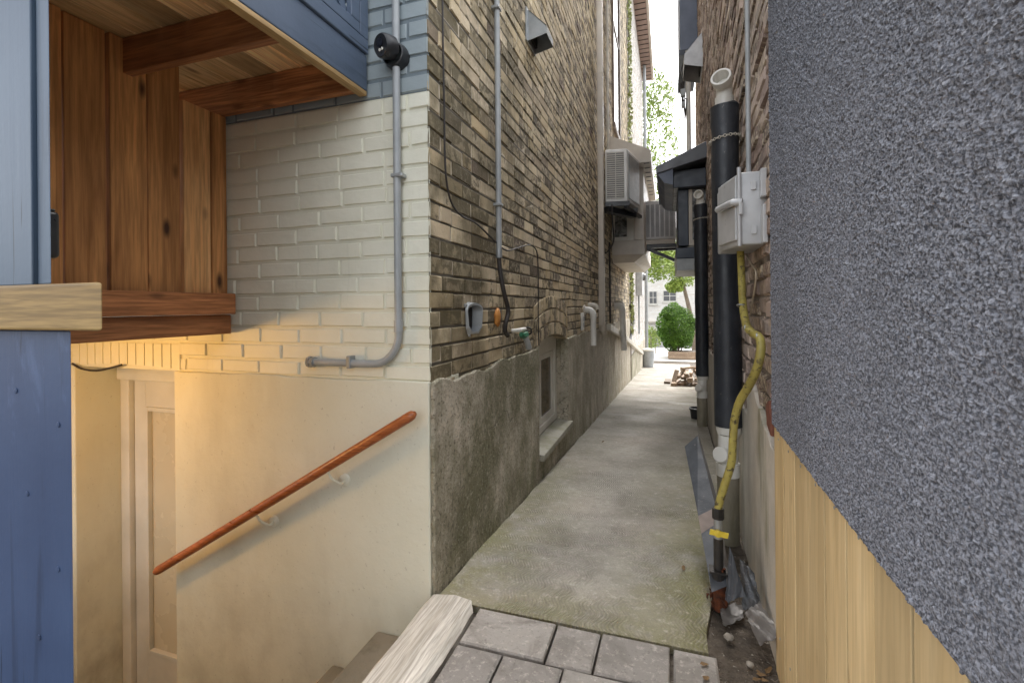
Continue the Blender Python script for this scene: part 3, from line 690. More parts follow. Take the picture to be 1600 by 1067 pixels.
# stairwell lamp (real lamp, out of frame at the left, its warm light fills the stairwell)
LX, LY, LZ = -2.62, .98, 1.086
lp = thing("ceiling_lamp", "small warm bulkhead lamp under the porch floor above the cellar door", "lamp", (LX, LY, LZ))
MB().lathe((LX, LY, LZ), (0, 0, -1), [(0, 0), (.06, 0), (.06, .02), (.05, .025)], 20).build("lamp_base", M_black, lp, smooth=True)
t = NT("lamp_glass"); t.out((.9, .7, .4), .4, None, 0, Emission__Color=(1, .55, .2, 1), Emission__Strength=6.0)
MB().lathe((LX, LY, LZ), (0, 0, -1), [(.05, .025), (.047, .045), (.03, .065), (0, .072)], 20).build("lamp_shade", t.m, lp, smooth=True)
ld = bpy.data.lights.new("lamp_light", 'POINT'); ld.energy = 4.4; ld.color = (1, .545, .145); ld.shadow_soft_size = .06
lo2 = bpy.data.objects.new("lamp_light", ld); C.objects.link(lo2); lo2.location = (0, 0, -.13); lo2.parent = lp
# porch floor left of the screen, above the cellar door
for k in range(11):
    MB().box(PX-.041-.14*(k+1), PX-.044-.14*k, .765, YR-.016, 1.095, 1.13).build("porch_board", M_deckb, dk, bevel=.003)

# ================================================================== FITTINGS ON THE REAR WALL
cb = on_y(622, 92, YR)
sc_ = thing("security_camera", "black turret security camera on the grey blue brick above the conduit", "camera", cb)
MB().lathe(cb+Vector((0, .006, 0)), (0, -1, 0), [(0, 0), (.055, 0), (.056, .02), (.05, .05), (.046, .052)], 28).build("base", M_black, sc_, smooth=True)
hd = cb+Vector((-.012, -.075, .015)); ax = Vector((-.34, -.92, -.18)).normalized()
body = MB().lathe(hd-ax*.03, ax, [(0, -.016), (.034, -.012), (.047, 0), (.05, .03), (.049, .05), (.043, .058), (.040, .056), (0, .056)], 28).build("turret", M_black, sc_, smooth=True)
sx = ax.cross(Vector((0, 0, 1))).normalized(); sz = sx.cross(ax)
MB().lathe(hd+ax*.026+sz*.012, ax, [(.018, 0), (.019, .004), (.014, .005), (.0, .003)], 20).build("lens", M_lens, body, smooth=True)
t = NT("camera_led"); t.out((.85, .83, .75), .25)
for s in (-1, 1): MB().lathe(hd+ax*.0265-sz*.016+sx*.008*s, ax, [(.006, 0), (.006, .003), (0, .0035)], 12).build("led", t.m, body, smooth=True)
cx_ = cb.x+.004; yb_ = YR-.022
cn = thing("conduit", "grey plastic conduit running down the cream wall and turning left at its foot", "pipe", (cx_, yb_, 1.0))
zb_ = on_y(620, 570, yb_).z; xl_ = on_y(487, 570, yb_).x
pts = [(cx_, yb_, cb.z-.05), (cx_, yb_, zb_+.14)]+arc((cx_-.13, yb_, zb_+.13), (.13, 0, 0), (0, 0, -.13), 5, 90, 10)+[(xl_, yb_, zb_)]
MB().tube(pts, .0165, 14).build("lower_run", M_conduit, cn, smooth=True)
MB().tube([(cx_, yb_, cb.z+.05), (cx_, yb_, 3.6)], .0165, 14).build("upper_run", M_conduit, cn, smooth=True)
MB().tube([(cx_, yb_, zb_+.14), (cx_, yb_, zb_+.19)], .0195, 16).build("coupling", M_conduit, cn, smooth=True)
for zz in (on_y(622, 275, yb_).z,):
    MB().box(cx_-.021, cx_+.034, yb_-.02, YR-.001, zz-.008, zz+.008).build("strap", M_galv, cn, bevel=.004)
xs = on_y(548, 570, yb_).x
MB().box(xs-.01, xs+.01, yb_-.02, YR-.001, zb_-.022, zb_+.034).build("strap", M_galv, cn, bevel=.004)
MB().lathe((xl_+.02, yb_, zb_), (-1, 0, 0), [(.0168, 0), (.024, .002), (.024, .018), (.02, .02), (.026, .022), (.026, .036), (.0, .037)], 8).build("connector", M_galv, cn)
# thin cable by the cellar door header
pts = [on_y(x, y, YR-.02) for x, y in ((113, 568), (128, 576), (150, 579), (172, 575), (190, 570))]
tag(MB().tube(bez(pts, 6), .006, 8).build("cable", M_rubber, None, smooth=True), "short dark cable sagging over the cellar door corner", "cable")

# ================================================================== FITTINGS ON THE ALLEY WALL
xw = XL+.006
def wl(px, py, off=.02): return on_x(px, py, XL+off)
p = wl(778, 200, .025); z0 = wl(780, 402, .025).z
ac = thing("alley_conduit", "grey metal conduit on the sooty brick near the house corner", "pipe", (p.x, p.y, z0))
MB().tube([(p.x, p.y, z0), (p.x, p.y, 5.2)], .0165, 14).build("pipe", M_conduit, ac, smooth=True)
for py in (20, 321): MB().box(XL+.001, XL+.047, p.y-.032, p.y+.022, wl(778, py).z-.008, wl(778, py).z+.008).build("strap", M_galv, ac, bevel=.003)
pts = bez([Vector((p.x, p.y, z0+.01)), wl(781, 420, .03), wl(787, 455, .05), wl(794, 485, .06), wl(790, 505, .06), wl(789, 516, .05), wl(793, 524, .03)], 8)
fine = bez(pts, 3); rs = [.0125+.0016*(i % 2) for i in range(len(fine))]
MB().tube(fine, rs, 12).build("flexible_hose", M_rubber, ac, smooth=True)
MB().tube([(p.x, p.y, z0-.005), (p.x, p.y, z0+.05)], .0185, 14).build("coupling", M_galv, ac, smooth=True)
pts = [wl(x, y, .012) for x, y in ((691, -40), (692, 60), (694, 160), (695, 240), (698, 285), (706, 318), (722, 338), (745, 350), (768, 372), (790, 391), (808, 388), (826, 383), (836, 388), (840, 402), (841, 440), (841, 500), (842, 540))]
tag(MB().tube(bez(pts, 8), .0048, 8).build("cable", M_rubber, None, smooth=True), "thin dark cable drooping across the brick and down past the window arch", "cable")
# hooded exhaust vent
def hood(c, sgn, wd, hg, dp, mat_t, mat_s, label):
    h = thing("vent_hood", label, "vent", c); x0 = c.x
    prof = [(0, hg*.5), (.02, hg*.5), (dp, -.02), (dp, -hg*.35), (0, -hg*.5)]
    y0, y1 = c.y-wd/2, c.y+wd/2; P = lambda t_, y: (x0+sgn*t_[0], y, c.z+t_[1])
    th = .004
    for (ya, yb2) in ((y0, y0+th), (y1-th, y1)): MB().prism([P(q, ya) for q in prof], (0, yb2-ya, 0)).build("side", mat_s, h)
    MB().prism([P(prof[1], y0), P(prof[2], y0), P(prof[3], y0), (P(prof[3], y0)[0], y0, P(prof[3], y0)[2]+.004), (x0+sgn*(dp-.005), y0, c.z-.024), (x0+sgn*.02, y0, c.z+hg*.5-.006)], (0, wd, 0)).build("hood", mat_t, h)
    MB().box(min(x0, x0+sgn*.012), max(x0, x0+sgn*.012), y0-.02, y1+.02, c.z-hg*.5, c.z+hg*.58).build("back_plate", mat_t, h, bevel=.002)
    MB().box(min(x0+sgn*.013, x0+sgn*.03), max(x0+sgn*.013, x0+sgn*.03), y0+th, y1-th, c.z-hg*.3, c.z+hg*.3).build("opening", M_dark, h)
    return h
c = on_x(828, 53, XL+.003); hood(c, 1, .20, .22, .15, M_galv, M_galv, "grey metal vent hood with dark mouth high on the buff brick wall")
# scoop shaped metal bracket
c = wl(731, 497, .0)
scp = thing("scoop_vent", "open metal scoop fixed to the dark bricks near the corner", "vent", c)
OUT = [(.040*math.cos(R(a_)), .045+.036*math.sin(R(a_))) for a_ in range(0, 181, 20)]+[(-.034, -.05), (-.016, -.082), (.016, -.082), (.034, -.05)]
def rim(sc0, sc1, x0, x1):                  # tapering rim of the scoop, open towards the alley
    n = len(OUT); mb = MB(); P = lambda f, x: [(x if x < XL+.01 else XL+.016+.052*(p+.04)/.08, c.y+p*f, c.z+q*(f if f < 1 else 1)) for p, q in OUT]
    a, b, d, e = P(sc0, x0), P(sc1, x1), P(sc1-.13, x1), P(sc0-.13, x0)
    return mb.add(a+b+d+e, [(k*n+i, k*n+(i+1) % n, ((k+1) % 4)*n+(i+1) % n, ((k+1) % 4)*n+i) for k in range(4) for i in range(n)])
rim(1.0, .93, XL+.004, XL+.07).build("trough", M_galv, scp)
MB().prism([(XL+.004, c.y+p*.86, c.z+q*.86) for p, q in OUT], (.006, 0, 0)).build("inner_plate", M_dark, scp)
MB().box(XL+.003, XL+.012, c.y-.055, c.y+.055, c.z+.055, c.z+.072).build("mounting_strap", M_galv, scp, bevel=.002)
MB().lathe((XL+.006, c.y, c.z-.085), (1, 0, 0), [(0, .008), (.008, .008), (.01, 0)], 12).build("screw", M_galv, scp)
# orange sealant
c = wl(777, 496, .008); bmv = bmesh.new(); bmesh.ops.create_icosphere(bmv, subdivisions=3, radius=1)
mb = MB(); rr = random.Random(1); mb.add([c+Vector((v.co.x*.018, v.co.y*.034*(1+.15*math.sin(7*v.co.z)), v.co.z*.052*(1+.12*math.sin(5*v.co.y)))) for v in bmv.verts], [tuple(v.index for v in f.verts) for f in bmv.faces]); bmv.free()
tag(mb.build("sealant_patch", M_orange, None, smooth=True), "orange blob of sealant on the brick beside the flexible hose", "sealant")
# hose tap
c = wl(800, 517, .0)
tp = thing("hose_tap", "green and white hose tap sticking out of the brick left of the window", "tap", c)
MB().tube([c+Vector((0, -.01, 0)), c+Vector((.05, .01, .005)), c+Vector((.06, .09, .008))], .013, 12).build("inlet", M_pvc, tp, smooth=True)
q = c+Vector((.06, .06, -.02))
MB().tube([q+Vector((0, -.06, .0)), q+Vector((0, -.03, -.012)), q+Vector((0, .05, -.012)), q+Vector((0, .07, 0))], [.014, .022, .022, .014], 6).build("body", M_green, tp, smooth=True)
MB().tube([q+Vector((0, .03, -.02)), q+Vector((.01, .05, -.06)), q+Vector((.012, .075, -.10))], [.022, .019, .021], 14).build("spout", M_conduit, tp, smooth=True)
mb = MB().torus(q+Vector((.0, .10, .012)), (0, 1, .1), .024, .006, 18, 8)
mb.tube([q+Vector((0, .07, .01)), q+Vector((0, .105, .012))], .007, 10); mb.bar(q+Vector((-.024, .10, .012)), q+Vector((.024, .10, .012)), .007, .007); mb.build("handwheel", M_blackiron, tp, smooth=True)
# socket plate, PVC vents, downspout
c = wl(908, 503, .0)
so3 = thing("outlet_cover", "white weatherproof outlet cover on the brick right of the window arch", "outlet", c)
MB().box(XL+.002, XL+.03, c.y-.05, c.y+.05, c.z-.095, c.z+.105).build("cover", M_pvc, so3, bevel=.012, seg=3, smooth=True)
MB().box(XL+.0302, XL+.034, c.y-.025, c.y+.03, c.z+.01, c.z+.06).box(XL+.0302, XL+.034, c.y-.025, c.y+.03, c.z-.06, c.z-.01).build("flap", M_conduit, so3, bevel=.002)
def pvc(px, ptop, pbot, off, label, back, lean=0.0, r=.034):
    d = on_x(px, ptop, XL+off); bt = on_x(px, pbot, XL+off)
    h = thing("vent_pipe", label, "pipe", (XL, d.y, d.z), "white plastic vent pipes on the left wall")
    el_ = [Vector((XL-.01, d.y-.02, d.z)), Vector((XL+off-.075, d.y-.01, d.z))]+arc((XL+off-.07, d.y, d.z-.07), (0, 0, .07), (.07, 0, 0), 10, 90, 8)
    MB().tube(el_+[el_[-1]+Vector((0, 0, -.03))], r*1.12, 16).build("elbow", M_pvc, h, smooth=True)
    e = el_[-1]+Vector((0, 0, -.02))
    MB().tube([e, Vector((e.x+lean, e.y, bt.z))], r, 16).build("drop_pipe", M_pvc, h, smooth=True)
    MB().lathe((XL+.004, d.y-.02, d.z), (1, 0, 0), [(.06, 0), (.058, .012), (.04, .016)], 18).build("wall_flange", M_pvc_tan, h, smooth=True)
    if back:
        q = Vector((XL+.0, d.y+.30, d.z+.05))
        MB().tube([q, q+Vector((.06, 0, 0))]+arc(q+Vector((.06, 0, -.05)), (0, 0, .05), (.05, 0, 0), 0, 90, 6), r, 14).build("rear_elbow", M_pvc_tan, h, smooth=True)
pvc(927, 484, 540, .11, "nearer white plastic vent pipe with elbow beside the beige downspout", True)
pvc(972, 478, 548, .14, "farther white plastic vent pipe with elbow beyond the beige downspout", True, .03, .055)
c = on_x(938, 200, XL+.065); zb2 = wl(942, 508, .06).z
ds = thing("downspout", "tall beige square downspout on the brick beyond the outlet cover", "downspout", (c.x, c.y, zb2))
MB().box(c.x-.04, c.x+.04, c.y-.05, c.y+.05, zb2, 9.2).build("pipe", M_beige, ds, bevel=.012, seg=3, smooth=True)
MB().tube([(c.x, c.y, zb2+.04), (c.x, c.y+.03, zb2-.05), (c.x+.005, c.y+.16, zb2-.11)], .05, 8).build("shoe", M_beige, ds)
for zz in (2.6, 4.45, 1.66): MB().box(c.x-.044, c.x+.044, c.y-.054, c.y+.054, zz, zz+.012).build("joint_band", M_beige, ds)
pts = [on_x(951, 511, XL+.07), on_x(976, 527, XL+.07), on_x(1004, 552, XL+.07)]
dg = MB()
for a, b in zip(pts, pts[1:]): dg.bar(a, b, .10, .07)
tag(dg.build("drain_pipe", M_pvc_tan, None, bevel=.01), "pale sloping drain pipe running down the foundation to the street", "pipe")
# far services: meter box, conduits, barrel
c = on_x(997, 441, XL+.06); mt = thing("meter_box", "grey electrical meter box on the far pale house wall", "box", c)
MB().box(XL+.012, XL+.20, c.y-.28, c.y+.28, c.z-.42, c.z+.42).build("box", M_greybox, mt, bevel=.02)
MB().lathe((XL+.2, c.y, c.z+.15), (1, 0, 0), [(.11, 0), (.11, .06), (.08, .1), (0, .11)], 18).build("meter_dial", M_glass, mt, smooth=True)
MB().tube([(XL+.08, c.y, c.z-.42), (XL+.08, c.y, c.z-1.6)], .03, 10).build("feed_pipe", M_conduit, mt)
for px, rr_, mt_, lab in ((953.5, .016, M_rubber, "thin black cable beside the beige downspout"), (987, .035, M_rubber, "thick black pipe on the brick under the left bay window"), (950, .022, M_pvc_tan, "slim clipped white conduit climbing the brick above the air conditioner")):
    q0 = on_x(px, 505 if px != 950 else 235, XL+.03); q1 = on_x(px+ (0 if px != 950 else 1), 405 if px == 987 else (360 if px < 952 else 380), XL+.03)
    ztop = q1.z if px != 950 else 9.2
    o = MB().tube([q0, (q0.x, q0.y, ztop)], rr_, 10).build("wall_pipe", mt_, None, smooth=True); tag(o, lab, "pipe")
bpts = [on_x(x, y, XL+.03) for x, y in ((985, 478), (989, 500), (986, 520), (983, 535))]
tag(MB().tube(bez(bpts, 6), .045, 8).build("cable_loop", M_rubber, None, smooth=True), "black looped cable hanging on the wall past the second vent pipe", "cable")
c = on_x(1010, 480, XL+.14); 
tag(MB().tube([(c.x, c.y, 10.4), (c.x, c.y, gz(20)+.7)], .06, 12).build("far_downspout", M_conduit, None, smooth=True), "grey downspout at the street corner of the pale house", "downspout")
brl = thing("planter_tub", "small grey tub with pale lid at the far end of the path", "tub", (c.x+.05, c.y-.6, gz(20)))
MB().lathe((c.x+.05, c.y-.6, gz(20)), (0, 0, 1), [(0, 0), (.20, 0), (.24, .5), (.24, .72)], 18).build("tub", M_conduit, brl, smooth=True)
MB().lathe((c.x+.05, c.y-.6, gz(20)+.72), (0, 0, 1), [(.27, 0), (.27, .06), (0, .1)], 18).build("lid", M_pvc, brl, smooth=True)
# ivy on the edge of the pale house
mb = MB(); rv = random.Random(8)
for _ in range(900):
    q = Vector((XL+.03+rv.random()*.07, 12.45+rv.gauss(0, .12), rv.uniform(.5, 9.8))); s = rv.uniform(.03, .07)
    a = Vector((rv.gauss(0, .4), rv.gauss(0, 1), rv.gauss(0, 1))).normalized()*s; b = a.orthogonal().normalized()*s
    mb.add([q-a, q+b*.7, q+a, q-b*.7], [(0, 1, 2, 3)])
iv = thing("ivy", "thin yellow green ivy strip climbing the joint between the two left houses", "ivy", (XL+.03, 12.45, gz(12.4)))
mb.build("leaves", M_ivy, iv); MB().tube([(XL+.03, 12.45, gz(12.4)), (XL+.03, 12.45, 9.5)], .012, 6).build("stem", M_bark, iv)

# ------------------------------------------------------------------ split air conditioner and left bay window
p00 = on_y(944, 322, 7.6); 
A0 = Vector((XL+.02, 7.55)); A1 = Vector((on_y(980, 280, 7.6).x, 7.6)); d1 = (A1-A0); B1 = Vector((-.455, 8.35)); B0 = A0+(B1-A1)
zt, zb3 = on_y(962, 234, 7.6).z, on_y(962, 316, 7.6).z
acu = thing("air_conditioner", "boxy white louvred air conditioner on a black bracket high on the left wall", "air conditioner", (A0.x, A0.y, zb3))
q = lambda P, z: (P.x, P.y, z)
MB().hexa([q(A0, zb3), q(A1, zb3), q(B1, zb3), q(B0, zb3)], [q(A0, zt), q(A1, zt), q(B1, zt), q(B0, zt)]).build("shell", M_acwhite, acu, bevel=.015)
mb = MB(); md2 = MB(); e1 = d1.normalized(); nrm = Vector((e1.y, -e1.x))
w_ = d1.length
def fp(u, z, o): P = A0+e1*u+nrm*o; return Vector((P.x, P.y, z))
for col_ in ((.03, w_*.46), (w_*.5, w_-.05)):
    md2.hexa([fp(col_[0], zb3+.05, .001), fp(col_[1], zb3+.05, .001), fp(col_[1], zb3+.05, -.004), fp(col_[0], zb3+.05, -.004)], [fp(col_[0], zt-.05, .001), fp(col_[1], zt-.05, .001), fp(col_[1], zt-.05, -.004), fp(col_[0], zt-.05, -.004)])
    for k in range(22):
        z = zb3+.06+(zt-zb3-.12)*k/21
        mb.hexa([fp(col_[0]-.004, z-.009, .003), fp(col_[1]+.004, z-.009, .003), fp(col_[1]+.004, z-.009, .011), fp(col_[0]-.004, z-.009, .011)], [fp(col_[0]-.004, z+.009, .003), fp(col_[1]+.004, z+.009, .003), fp(col_[1]+.004, z+.009, .02), fp(col_[0]-.004, z+.009, .02)])
md2.build("grille_opening", M_acdark, acu); mb.build("louvre", M_acwhite, acu)
e2 = (B1-A1).normalized(); n2 = Vector((e2.y, -e2.x)); L2 = (B1-A1).length
def f2(u, z, o): P = A1+e2*u+n2*o; return Vector((P.x, P.y, z))
MB().hexa([f2(.08, zb3+.06, .001), f2(L2-.06, zb3+.06, .001), f2(L2-.06, zb3+.06, .008), f2(.08, zb3+.06, .008)], [f2(.08, zt-.06, .001), f2(L2-.06, zt-.06, .001), f2(L2-.06, zt-.06, .008), f2(.08, zt-.06, .008)]).build("coil", M_galv, acu)
mb = MB().bar(fp(.0, zb3-.04, .02), fp(w_+.03, zb3-.04, .02), .07, .05); mb.bar(fp(.0, zb3-.05, -.5), fp(w_+.2, zb3-.05, -.5), .07, .05)
mb.bar(fp(w_*.9, zb3-.09, .03), f2(L2*.9, zb3-.14, .03), .05, .05); mb.bar(fp(.02, zb3-.12, .01), f2(L2*.5, zb3-.16, .0), .09, .12); mb.build("bracket", M_black, acu)
cpts = bez([fp(.1, zb3-.05, .05), fp(.11, zb3-.35, .06), fp(.12, zb3-.62, .05), fp(.03, zb3-.78, .03), fp(-.03, zb3-.8, .0)], 6)
MB().tube(cpts, .013, 8).build("hose", M_rubber, acu, smooth=True)
# left bay
yb0 = 8.6; zB0, zB1, zB2 = on_y(975, 399, yb0).z, on_y(975, 376, yb0).z, on_y(1000, 262, yb0).z
xb1 = on_y(1006, 350, yb0).x
bay = thing("bay_window", "beige clad bay window jutting out behind the air conditioner on the left", "bay window", (XL, yb0, zB0))
MB().hexa([(XL, yb0+.15, zB0-.12), (xb1-.18, yb0+.12, zB0-.12), (xb1-.12, 11.4, zB0-.12), (XL, 11.4, zB0-.12)], [(XL, yb0, zB0), (xb1, yb0, zB0), (xb1, 11.6, zB0), (XL, 11.6, zB0)]).build("underside", M_beige, bay)
MB().box(XL, xb1+.01, yb0-.01, 11.6, zB0+.001, zB1).build("base", M_beige, bay, bevel=.01)
MB().box(xb1-.17, xb1, yb0, 11.58, zB1+.001, zB2).build("corner_post", M_beige, bay, bevel=.01)
MB().box(XL, xb1-.171, yb0+.01, yb0+.06, zB1+.001, zB1+.07).box(xb1-.29, xb1-.171, yb0+.01, yb0+.06, zB1+.071, zB2).box(XL, XL+.05, yb0+.01, yb0+.06, zB1+.071, zB2).build("frame", M_whitetrim, bay, bevel=.008)
MB().box(XL+.05, xb1-.29, yb0+.03, yb0+.045, zB1+.07, zB2).build("pane", M_glass, bay)
xo = on_y(1018, 280, yb0-.1).x
rf = MB().prism([(XL, yb0-.3, zB2+.52), (xo, yb0-.3, zB2+.20), (xo, yb0-.3, zB2), (xo-.02, yb0-.3, zB2), (XL, yb0-.3, zB2)], (0, 3.4, 0)).build("roof", M_beige, bay)
mb = MB()
for k in range(9): mb.box(xb1+.02, xo-.03, yb0-.25+.3*k, yb0-.235+.3*k, zB2-.012, zB2-.001)
mb.build("soffit_seam", M_charcoal, rf)

# ================================================================== RIGHT HOUSE
RH = thing("brown_brick_house", "weathered brown brick house along the right side of the alley", "house", (xr(2), 1.85, 0))
ud = Vector((.025, 1, 0)).normalized(); nd = Vector((-1, .025, 0)).normalized()
RO = Vector((xr(1.75)+.02, 1.75, 0))
mb = MB()
STEPS = ((0, 1.6, 3.3), (1.603, 4.6, 5.2), (4.603, 9.6, 9.0))     # unseen tops, made lower near the camera to let sky light in
for (a_, b_, h_) in STEPS: brick_field(mb, RO, ud, nd, a_, b_, .55, h_, .62, rnd=rb, jit=.006, ch=.006, depth=.012, joint=.012, short=.1)
mb.build("alley_wall", M_brick_r, RH)
RE = RO+ud*9.6
core = MB(); o_ = -nd*.013
for (a_, b_, h_) in STEPS:
    p_, q_ = RO+ud*a_+o_, RO+ud*(b_+.002)+o_
    core.hexa([p_+Vector((0, 0, -1.5)), Vector((8, p_.y, -1.5)), Vector((8, q_.y, -1.5)), q_+Vector((0, 0, -1.5))], [p_+Vector((0, 0, h_)), Vector((8, p_.y, h_)), Vector((8, q_.y, h_)), q_+Vector((0, 0, h_))])
core.build("house_core", M_mortar_r, RH)
def ragr(y0, y1, f):
    pts = [(y0, gz(y0)-.4), (y1, gz(y1)-.4)]; k = int((y1-y0)/.05); r_ = random.Random(3)
    return pts+[(y0+(y1-y0)*i/k, f(y0+(y1-y0)*i/k)+r_.uniform(-.012, .012)) for i in range(k+1)][::-1]
ft = lambda y: .70+.14*min(max((y-1.9)/.5, 0), 1)
MB().prism([(xr(y), y, z) for y, z in ragr(1.80, 2.56, ft)], (.022, 0, 0)).prism([(xr(y)+.008, y, z) for y, z in ragr(2.565, RE.y, lambda y: .66)], (.02, 0, 0)).build("foundation", M_found_r, RH, bevel=.004)
c = on_x(1192, 635, xr(1.85)-.004)
mb = MB(); mb.prism([(xr(1.86)-.012, y, z) for y, z in ((1.835, c.z-.07), (1.90, c.z-.045), (1.915, c.z+.03), (1.875, c.z+.05), (1.86, c.z+.05), (1.85, c.z+.02), (1.835, c.z-.01))], (.025, 0, 0))
o = mb.build("mortar_patch", M_brickred, RH, bevel=.006); o["label"] = "red mortar lump"

# charcoal stucco wall with pine boards beneath
SW = thing("stucco_wall", "charcoal roughcast wall close on the right with pine boards below it", "wall", (.33, 1.2, 0))
SX, SY1 = .33, 1.81; ZS = .805
rngn = np.random.default_rng(4)
gy0, gy1, gz0, gz1, st_ = .42, SY1, ZS, 2.45, .0022
ny, nz = int((gy1-gy0)/st_), int((gz1-gz0)/st_)
a = rngn.standard_normal((ny, nz))
def blur(a, k):
    for ax_ in (0, 1):
        acc = np.zeros_like(a)
        for d in range(-k, k+1): acc += np.roll(a, d, ax_)
        a = acc/(2*k+1)
    return a
f1 = blur(a, 1); f1 /= f1.std(); f2_ = blur(blur(rngn.standard_normal((ny, nz)), 3), 2); f2_ /= f2_.std()
disp = np.clip(f1*.0013+f2_*.0005, -.003, .0045)
disp[0, :] = disp[-1, :] = 0; disp[:, -1] = 0
edge = np.convolve(rngn.standard_normal(ny), np.ones(5)/5, 'same')*.0035
Y_, Z_ = np.meshgrid(np.linspace(gy0, gy1, ny), np.linspace(gz0, gz1, nz), indexing='ij')
drop = lambda y: .032*(SY1-y)
Z_ = Z_-drop(Y_)*(gz1-Z_)/(gz1-gz0)
Z_[:, 0] += edge; Z_[:, 1] += edge*.6
co = np.stack([SX-disp-SW.location.x, Y_-SW.location.y, Z_-SW.location.z], -1).reshape(-1, 3)
idx = np.arange(ny*nz).reshape(ny, nz)
fq = np.stack([idx[:-1, :-1], idx[:-1, 1:], idx[1:, 1:], idx[1:, :-1]], -1).reshape(-1, 4)
ex = np.array([[SX, gy0, ZS-drop(gy0)], [SX, -1.6, ZS-drop(-1.6)], [SX, -1.6, 2.62], [SX, gy0, 2.62], [SX, SY1, 2.62], [SX, SY1, gz1], [SX, gy0, gz1],
               [SX+.05, SY1, ZS], [SX+.05, SY1, 2.62], [SX, SY1, ZS], [SX+.05, -1.6, ZS-drop(-1.6)], [SX+.05, -1.6, 2.62]])-np.array(SW.location)
n0 = len(co); allv = np.vstack([co, ex])
xf = [(0, 1, 2, 3), (6, 3, 4, 5), (9, 7, 8, 4), (0+1, 10, 7, 9), (1, 10, 11, 2), (2, 11, 8, 4)]
me = bpy.data.meshes.new("stucco_panel"); me.from_pydata(allv.tolist(), [], fq.tolist()+[tuple(n0+i for i in f) for f in xf]); me.materials.append(M_dash)
o = bpy.data.objects.new("stucco_panel", me); C.objects.link(o); o.parent = SW
y = SY1-.005; wid = [.20]+[.138]*22; cnt = 0
for k, wd in enumerate(wid):
    ww = wd/1.5 if k == 0 else wd
    MB().box(SX+.006+(k % 3)*.0008, SX+.0113, y-ww+.006, y-.001, -.04, ZS-.002).build("pine_board", M_pine, SW, bevel=.0012)
    if k < 9:
        nl_ = MB().lathe((SX+.0058, y-ww*.5, ZS-.035), (-1, 0, 0), [(.004, 0), (.004, .001), (0, .0013)], 8); nl_.lathe((SX+.0058, y-ww*.5, .12), (-1, 0, 0), [(.004, 0), (.004, .001), (0, .0013)], 8)
        nl_.build('nail_heads', M_galv, SW)
    y -= ww
MB().box(SX+.0115, SX+.06, -1.6, SY1-.006, -.04, ZS-.003).build("backing", M_dark, SW)

# insulated pipes
def ins_pipe(px, ptop, pbot, X, r, label, chain_py, elbow_dir):
    c = on_x(px, 400, X); zt_ = on_x(px, ptop, X).z; zb_ = on_x(px+4, pbot, X).z; g0 = gz(c.y)
    h = thing("drain_stack", label, "pipe", (c.x, c.y, g0), "black insulated stacks on the right wall")
    zc = on_x(px, chain_py, X).z
    pr = []
    MB().tube([(c.x, c.y, zt_), (c.x+.001, c.y, zt_-.004), (c.x, c.y, zc+.09), (c.x+.003, c.y, zc+.02), (c.x, c.y, zc-.06), *[(c.x+.006*k/10+random.uniform(-.0012, .0012), c.y, zc-.06+(zb_-zc+.06)*k/10) for k in range(1, 10)], (c.x+.008, c.y, zb_)], [r*.9, r*1.05, r*1.03, r*.97, r*1.0]+[r*random.uniform(.985, 1.03) for k in range(9)]+[r*1.03], 22).build("insulation", M_foam, h, smooth=True)
    e = Vector((c.x, c.y, zt_)); ed = Vector(elbow_dir).normalized()
    MB().tube([e+Vector((0, 0, -.02)), e+Vector((0, 0, .05))], r*.70, 18).build("socket", M_pvc, h, smooth=True)
    k = e+Vector((0, 0, .06))
    pts = [k+Vector((0, 0, -.03)), k+Vector((0, 0, .02)), k+Vector((0, 0, .05))+ed*.012, k+Vector((0, 0, .05))+ed*.05]
    el_ = MB().tube(pts, r*.60, 18, cap=False)
    tip = pts[-1]; el_.lathe(tip, ed, [(r*.60, -.01), (r*.74, -.006), (r*.76, .03), (r*.74, .034), (r*.60, .034), (r*.56, .02), (r*.54, -.03), (0, -.03)], 22)
    el_.build("elbow", M_pvc, h, smooth=True)
    mb = MB(); nl = 34
    for i in range(nl):
        a_ = 2*math.pi*i/nl; p_ = Vector((c.x+(r+.006)*math.cos(a_), c.y+(r+.006)*math.sin(a_), zc+.01*math.cos(a_)))
        tn = Vector((-math.sin(a_), math.cos(a_), 0)); rd = Vector((math.cos(a_), math.sin(a_), 0))
        mb.torus(p_, rd if i % 2 else Vector((0, 0, 1)), .0075, .0022, 8, 5)
    mb.tube([(c.x+r, c.y-.01, zc+.01), (xr(c.y)+.02, c.y-.03, zc+.03)], .004, 6)
    mb.build("chain", M_pvc_tan, h, smooth=True)
    bz = zb_
    MB().tube([(c.x+.008, c.y, bz+.02), (c.x+.008, c.y, bz-.03), (c.x+.004, c.y-.01, bz-.06)], [r*.92, r*.92, r*.72], 20).build("collar", M_pvc, h, smooth=True)
    MB().tube([(c.x+.004, c.y-.01, bz-.05), (c.x, c.y-.015, bz-.20), (c.x, c.y-.015, bz-.21)], [r*.72]*3, 20).build("fitting", M_pvc, h, smooth=True)
    cp = MB().lathe((c.x-.01, c.y-.02, bz-.16), (-.5, -.8, .25), [(0, r*1.0), (r*.55, r*1.0), (r*.62, r*.9), (r*.62, r*.4), (r*.6, 0)], 20); cp.build("cleanout", M_pvc, h, smooth=True)
    MB().tube([(c.x, c.y-.015, bz-.20), (c.x, c.y-.015, bz-.27)], r*.86, 20).build("lower_collar", M_pvc, h, smooth=True)
    MB().tube([(c.x, c.y-.015, bz-.27), (c.x, c.y-.015, g0-.05)], r*.8, 16).build("base_pipe", M_step, h, smooth=True)
    return c
c1 = ins_pipe(1134, 160, 668, .302, .071, "big black insulated vent stack with white elbow beside the electrical box", 214, (-.30, -.88, .33))
